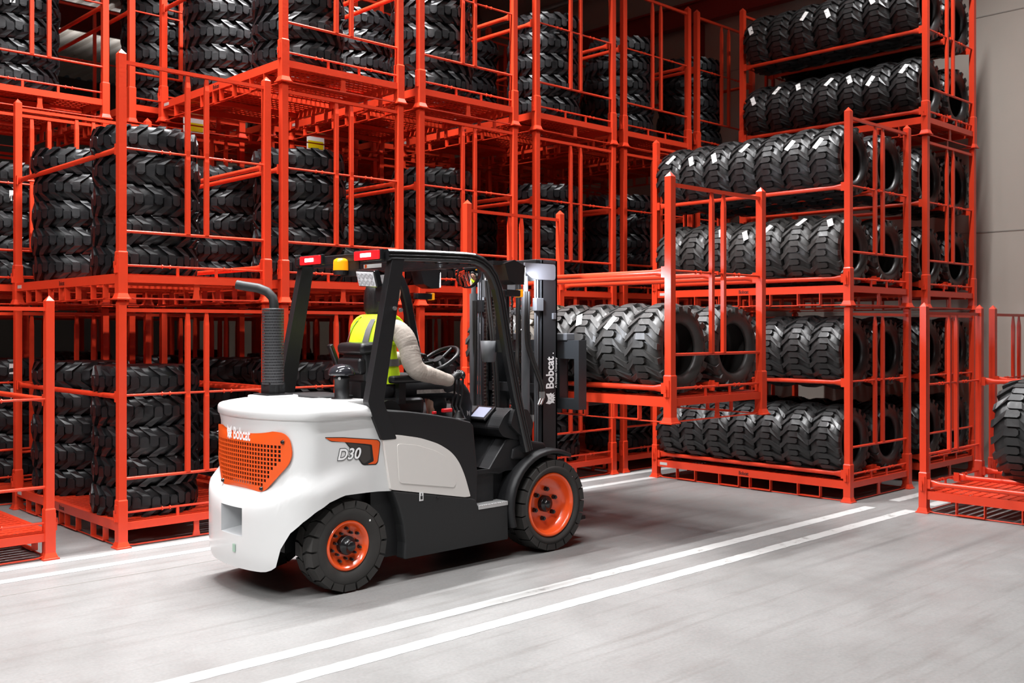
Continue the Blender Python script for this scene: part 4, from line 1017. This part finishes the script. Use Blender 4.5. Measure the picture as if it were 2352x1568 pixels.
# one continuous body; vertices carry their radius
bv = [(4.33, 5.98, 1.29, 0.13), (4.28, 5.98, 1.43, 0.11), (4.31, 5.98, 1.60, 0.12), (4.37, 5.98, 1.74, 0.08), (4.41, 5.975, 1.81, 0.050), (4.435, 5.97, 1.865, 0.058),
      (4.455, 5.975, 1.925, 0.078), (4.455, 5.975, 1.985, 0.080), (4.445, 5.977, 2.03, 0.055),                 # 5..8 head
      (4.525, 5.96, 1.935, 0.018), (4.545, 5.959, 1.922, 0.010),                                               # nose
      (4.505, 5.962, 1.875, 0.026),                                                                            # chin
      (4.45, 5.885, 1.945, 0.014), (4.45, 6.045, 1.945, 0.014),                                                # ears
      (4.405, 5.80, 1.70, 0.055), (4.415, 5.70, 1.56, 0.045), (4.425, 5.645, 1.425, 0.040), (4.60, 5.635, 1.36, 0.034), (4.755, 5.63, 1.315, 0.026),   # right arm 14..18
      (4.375, 6.16, 1.70, 0.055), (4.43, 6.26, 1.57, 0.045), (4.50, 6.29, 1.46, 0.040), (4.66, 6.23, 1.46, 0.034), (4.80, 6.165, 1.475, 0.026),        # left arm 19..23
      (4.42, 5.88, 1.27, 0.080), (4.72, 5.85, 1.265, 0.068), (4.99, 5.83, 1.235, 0.055), (5.02, 5.83, 1.00, 0.048), (5.02, 5.83, 0.80, 0.036), (5.13, 5.82, 0.735, 0.030),   # right leg 24..29
      (4.42, 6.08, 1.27, 0.080), (4.72, 6.11, 1.265, 0.068), (4.97, 6.13, 1.235, 0.055), (5.01, 6.13, 1.00, 0.048), (5.01, 6.13, 0.80, 0.036), (5.12, 6.14, 0.735, 0.030)]
be = [(0, 1), (1, 2), (2, 3), (3, 4), (4, 5), (5, 6), (6, 7), (7, 8), (6, 9), (9, 10), (5, 11), (6, 12), (6, 13), (3, 14), (14, 15), (15, 16), (16, 17), (17, 18), (3, 19), (19, 20), (20, 21), (21, 22), (22, 23),
      (0, 24), (24, 25), (25, 26), (26, 27), (27, 28), (28, 29), (0, 30), (30, 31), (31, 32), (32, 33), (33, 34), (34, 35)]
person = link('person', skin_mesh('person', [sh_(v) for v in bv], be, 0, 2, M_SKIN), None, PO)
tag(person, 'driver in yellow hi-vis vest over a beige jacket, seated with hand at the levers', 'person')
def pk_(mb, name, m, parent=None): return mb.build(name, m, parent or person, off=PO)
# gloved hands with five fingers each
def hand(name, wrist, dirv, palm_n, thumb_side, grip=1.0):
    w_ = Vector(wrist); d = Vector(dirv).normalized(); pn = Vector(palm_n).normalized(); s_ = d.cross(pn).normalized()*thumb_side
    V_ = [(*w_, 0.026), (*(w_+d*0.045), 0.030), (*(w_+d*0.085), 0.028)]; E_ = [(0, 1), (1, 2)]
    for k, (o, ln) in enumerate(((0.030, 0.062), (0.010, 0.070), (-0.010, 0.066), (-0.029, 0.052))):
        b0 = w_ + d*0.085 + s_*o
        p1 = b0 + d*ln*0.40; p2 = p1 + (d*0.35 + pn*0.9*grip).normalized()*ln*0.36; p3 = p2 + (-d*0.6*grip + pn*0.7).normalized()*ln*0.28
        i0 = len(V_); V_ += [(*b0, 0.0105), (*p1, 0.0098), (*p2, 0.0090), (*p3, 0.0078)]; E_ += [(2, i0), (i0, i0+1), (i0+1, i0+2), (i0+2, i0+3)]
    t0 = w_ + d*0.035 + s_*0.026; t1 = t0 + (s_*0.6+d*0.7+pn*0.5).normalized()*0.034; t2 = t1 + (d*0.8+pn*0.6-s_*0.2).normalized()*0.030
    i0 = len(V_); V_ += [(*t0, 0.014), (*t1, 0.011), (*t2, 0.009)]; E_ += [(1, i0), (i0, i0+1), (i0+1, i0+2)]
    return link(name, skin_mesh(name, [sh_(v) for v in V_], E_, 0, 1, M_GLOV), person)
hand('right_glove', (4.765, 5.628, 1.318), (0.62, -0.02, 0.45), (0.35, 0.1, -0.9), 1)
hand('left_glove', (4.81, 6.16, 1.478), (0.9, -0.15, 0.15), (0.1, 0.1, -1), -1)
# trousers: pelvis and both legs
def ell(c, rx, ry, n=20): return [(c[0]+rx*math.cos(2*math.pi*k/n), c[1]+ry*math.sin(2*math.pi*k/n), c[2]) for k in range(n)]
tr = MB()
tr.loft([ell((4.34, 5.98, 1.19), 0.13, 0.16), ell((4.34, 5.98, 1.25), 0.155, 0.19), ell((4.33, 5.98, 1.33), 0.145, 0.18), ell((4.31, 5.98, 1.41), 0.125, 0.165)])
def smooth_path(P, k=5):
    P = [Vector(p) for p in P]; out = []
    for i in range(len(P)-1):
        p0, p1, p2, p3 = P[max(0, i-1)], P[i], P[i+1], P[min(len(P)-1, i+2)]
        for q in range(k):
            t = q/k; out.append(0.5*((2*p1)+(p2-p0)*t+(2*p0-5*p1+4*p2-p3)*t*t+(3*p1-p0-3*p2+p3)*t**3))
    return out + [P[-1]]
for (ys0, ys1) in ((5.885, 5.83), (6.075, 6.13)):
    pth = smooth_path([(4.40, ys0, 1.265), (4.60, (ys0+ys1)/2, 1.27), (4.80, ys1, 1.265), (4.97, ys1, 1.235), (5.035, ys1, 1.12), (5.04, ys1, 0.98), (5.035, ys1, 0.84)])
    n = len(pth); tr.path(pth, [0.098 - 0.030*(i/(n-1)) + 0.003*math.sin(i*1.9) for i in range(n)], n=16)
tro = pk_(tr, 'trousers', M_TROU)
for ys in (5.83, 6.13):
    side = -1 if ys < YC else 1
    pth = smooth_path([(4.56, (ys+5.885 if side < 0 else ys+6.075)/2+side*0.086, 1.235), (4.72, ys+side*0.083, 1.235), (4.88, ys+side*0.078, 1.228), (4.99, ys+side*0.074, 1.19), (5.04, ys+side*0.071, 1.08), (5.045, ys+side*0.070, 0.92)])
    sp = MB(); vs = []
    for i, p in enumerate(pth):
        t = (pth[min(i+1, len(pth)-1)]-pth[max(i-1, 0)]).normalized(); nn = Vector((-t.z, 0, t.x)); wv = 0.003*math.sin(i*1.3)
        vs += [tuple(p+nn*0.014+Vector((0, side*wv, 0))), tuple(p-nn*0.014+Vector((0, side*wv, 0)))]
    sp.add(vs, [(2*i, 2*i+1, 2*i+3, 2*i+2) for i in range(len(pth)-1)]); pk_(sp, 'leg_stripe', M_STRI, tro)
    # boots
    bt = MB(); bt.loft([ell((5.03, ys, 0.90), 0.058, 0.052), ell((5.03, ys, 0.78), 0.060, 0.052), ell((5.06, ys, 0.735), 0.095, 0.052), ell((5.085, ys, 0.695), 0.13, 0.052), ell((5.085, ys, 0.674), 0.13, 0.052)])
    pk_(bt, 'boot', M_BLK)
# jacket: torso and quilted sleeves
jk = MB()
TORSO = [(1.33, 4.345, 0.150, 0.172), (1.40, 4.335, 0.150, 0.172), (1.50, 4.318, 0.148, 0.174), (1.60, 4.322, 0.146, 0.182), (1.68, 4.335, 0.125, 0.190), (1.735, 4.36, 0.100, 0.165), (1.775, 4.385, 0.075, 0.105), (1.81, 4.405, 0.062, 0.072)]
jk.loft([ell((cx, 5.98, z), rx, ry, 28) for z, cx, rx, ry in TORSO])
for P_ in ([(4.385, 5.825, 1.695), (4.41, 5.755, 1.655), (4.425, 5.695, 1.56), (4.425, 5.655, 1.46), (4.465, 5.638, 1.395), (4.56, 5.634, 1.365), (4.66, 5.632, 1.338), (4.765, 5.630, 1.312)],
           [(4.365, 6.135, 1.695), (4.40, 6.205, 1.65), (4.44, 6.265, 1.56), (4.495, 6.29, 1.47), (4.57, 6.272, 1.45), (4.66, 6.232, 1.455), (4.73, 6.20, 1.465), (4.81, 6.162, 1.478)]):
    pth = smooth_path(P_, 14); n = len(pth)
    rr = []
    for i in range(n):
        t = i/(n-1); base = interp(t, [(0, 0.078), (0.2, 0.085), (0.45, 0.080), (0.6, 0.074), (0.85, 0.058), (0.96, 0.050), (1, 0.040)])
        rr.append(0.90*base*(0.93 + 0.07*abs(math.sin(t*math.pi*6.5+0.5*math.sin(t*9)))**0.4 + 0.012*math.sin(i*2.3)))
    jk.path(pth, rr, n=20)
jko = pk_(jk, 'jacket', M_JACK)
jc = MB().loft([ell((4.39, 5.977, 1.785), 0.078, 0.088), ell((4.405, 5.977, 1.83), 0.072, 0.078), ell((4.408, 5.977, 1.835), 0.060, 0.066), ell((4.395, 5.977, 1.79), 0.058, 0.066)], cap=False)
pk_(jc, 'collar', M_VINYL, jko)
# vest over it
VST = [(1.30, 4.350, 0.175, 0.192), (1.38, 4.340, 0.172, 0.192), (1.50, 4.318, 0.168, 0.190), (1.60, 4.318, 0.163, 0.190), (1.69, 4.335, 0.148, 0.186), (1.755, 4.362, 0.122, 0.158), (1.795, 4.385, 0.092, 0.112)]
vt = MB(); NV_ = 40; ringsv = []
for j, (z, cx, rx, ry) in enumerate(VST):
    r = []
    for k in range(NV_):
        a = 2*math.pi*k/NV_; wv = 1 + 0.018*math.sin(k*2.1+j*1.7) + 0.012*math.sin(k*0.9-j)
        r.append((cx+rx*wv*math.cos(a), 5.98+ry*(wv if j < 4 else 1)*math.sin(a), z))
    ringsv.append(r)
vt.loft(ringsv, cap=False)
vo = pk_(vt, 'hi_vis_vest', M_VEST)
so_ = vo.modifiers.new('sub', 'SUBSURF'); so_.levels = 1; so_.render_levels = 1
def vest_pt(z, a, off):
    cx = interp(z, [(v[0], v[1]) for v in VST]); rx = interp(z, [(v[0], v[2]) for v in VST]); ry = interp(z, [(v[0], v[3]) for v in VST])
    return (cx+(rx*1.018+off)*math.cos(a), 5.98+(ry*1.012+off)*math.sin(a), z)
for a0, a1 in ((3.62, 3.86), (2.42, 2.66)):                                   # two upright bands on the back
    b_ = MB(); zs = [1.32+0.04*k for k in range(12)]
    b_.add([vest_pt(z, a, 0.004) for z in zs for a in (a0, (a0+a1)/2, a1)], [(3*i+q, 3*i+q+1, 3*i+q+4, 3*i+q+3) for i in range(11) for q in (0, 1)], True); pk_(b_, 'reflective_band', M_BAND, vo)
b_ = MB(); n_ = 44
b_.add([vest_pt(z, 2*math.pi*k/n_, 0.004) for z in (1.425, 1.45, 1.475) for k in range(n_)], [(r*n_+k, r*n_+(k+1) % n_, (r+1)*n_+(k+1) % n_, (r+1)*n_+k) for r in range(2) for k in range(n_)], True)
pk_(b_, 'reflective_band', M_BAND, vo)
for sgn, cxs in ((-1, (4.375, 5.818, 1.690)), (1, (4.36, 6.142, 1.690))):            # armhole edging of the vest
    pts = []
    for k in range(20):
        a = 2*math.pi*k/20; pts.append((cxs[0]+0.098*math.cos(a), cxs[1]+sgn*(0.012-0.020*math.sin(a)), cxs[2]-0.005+0.098*math.sin(a)))
    pk_(MB().path(pts, 0.013, n=8, closed=True), 'armhole_edge', M_VEST, vo)
# hair: bob to the collar, longer at the back
hr = MB(); ringsh = []
for (z, cx, rx, ry, cut) in [(1.78, 4.365, 0.060, 0.095, 1), (1.83, 4.37, 0.085, 0.118, 1), (1.90, 4.385, 0.105, 0.122, 1), (1.96, 4.40, 0.116, 0.118, 1), (2.01, 4.415, 0.115, 0.108, 0.6), (2.05, 4.43, 0.090, 0.082, 0), (2.075, 4.43, 0.055, 0.05, 0), (2.083, 4.43, 0.012, 0.012, 0)]:
    r = []
    for k in range(36):
        a = 2*math.pi*k/36; fx = math.cos(a); jig = 1+0.035*math.sin(k*3.3)
        x = cx + rx*jig*fx
        if fx > 0.25: x = cx + rx*jig*(0.25 + (fx-0.25)*(1-0.85*cut))        # open towards the face
        r.append((x, 5.985+ry*jig*math.sin(a), z + (0.0 if z > 1.79 else 0.03*(fx+1)+0.012*math.sin(k*2.7))))
    ringsh.append(r)
hr.loft(ringsh); pk_(hr, 'hair', M_HAIR)
for y_ in (5.935, 5.995):
    pk_(MB().lathe([(0.0, -0.010), (0.008, -0.006), (0.010, 0.0), (0.008, 0.006), (0.0, 0.010)], 12, (4.522, y_-0.004, 1.955)), 'eye', M_DECALK)
pk_(MB().bbox((4.533, 5.96, 1.897), (0.012, 0.04, 0.010), 0.004), 'mouth', mat('lips', (0.45, 0.16, 0.14), 0.5))
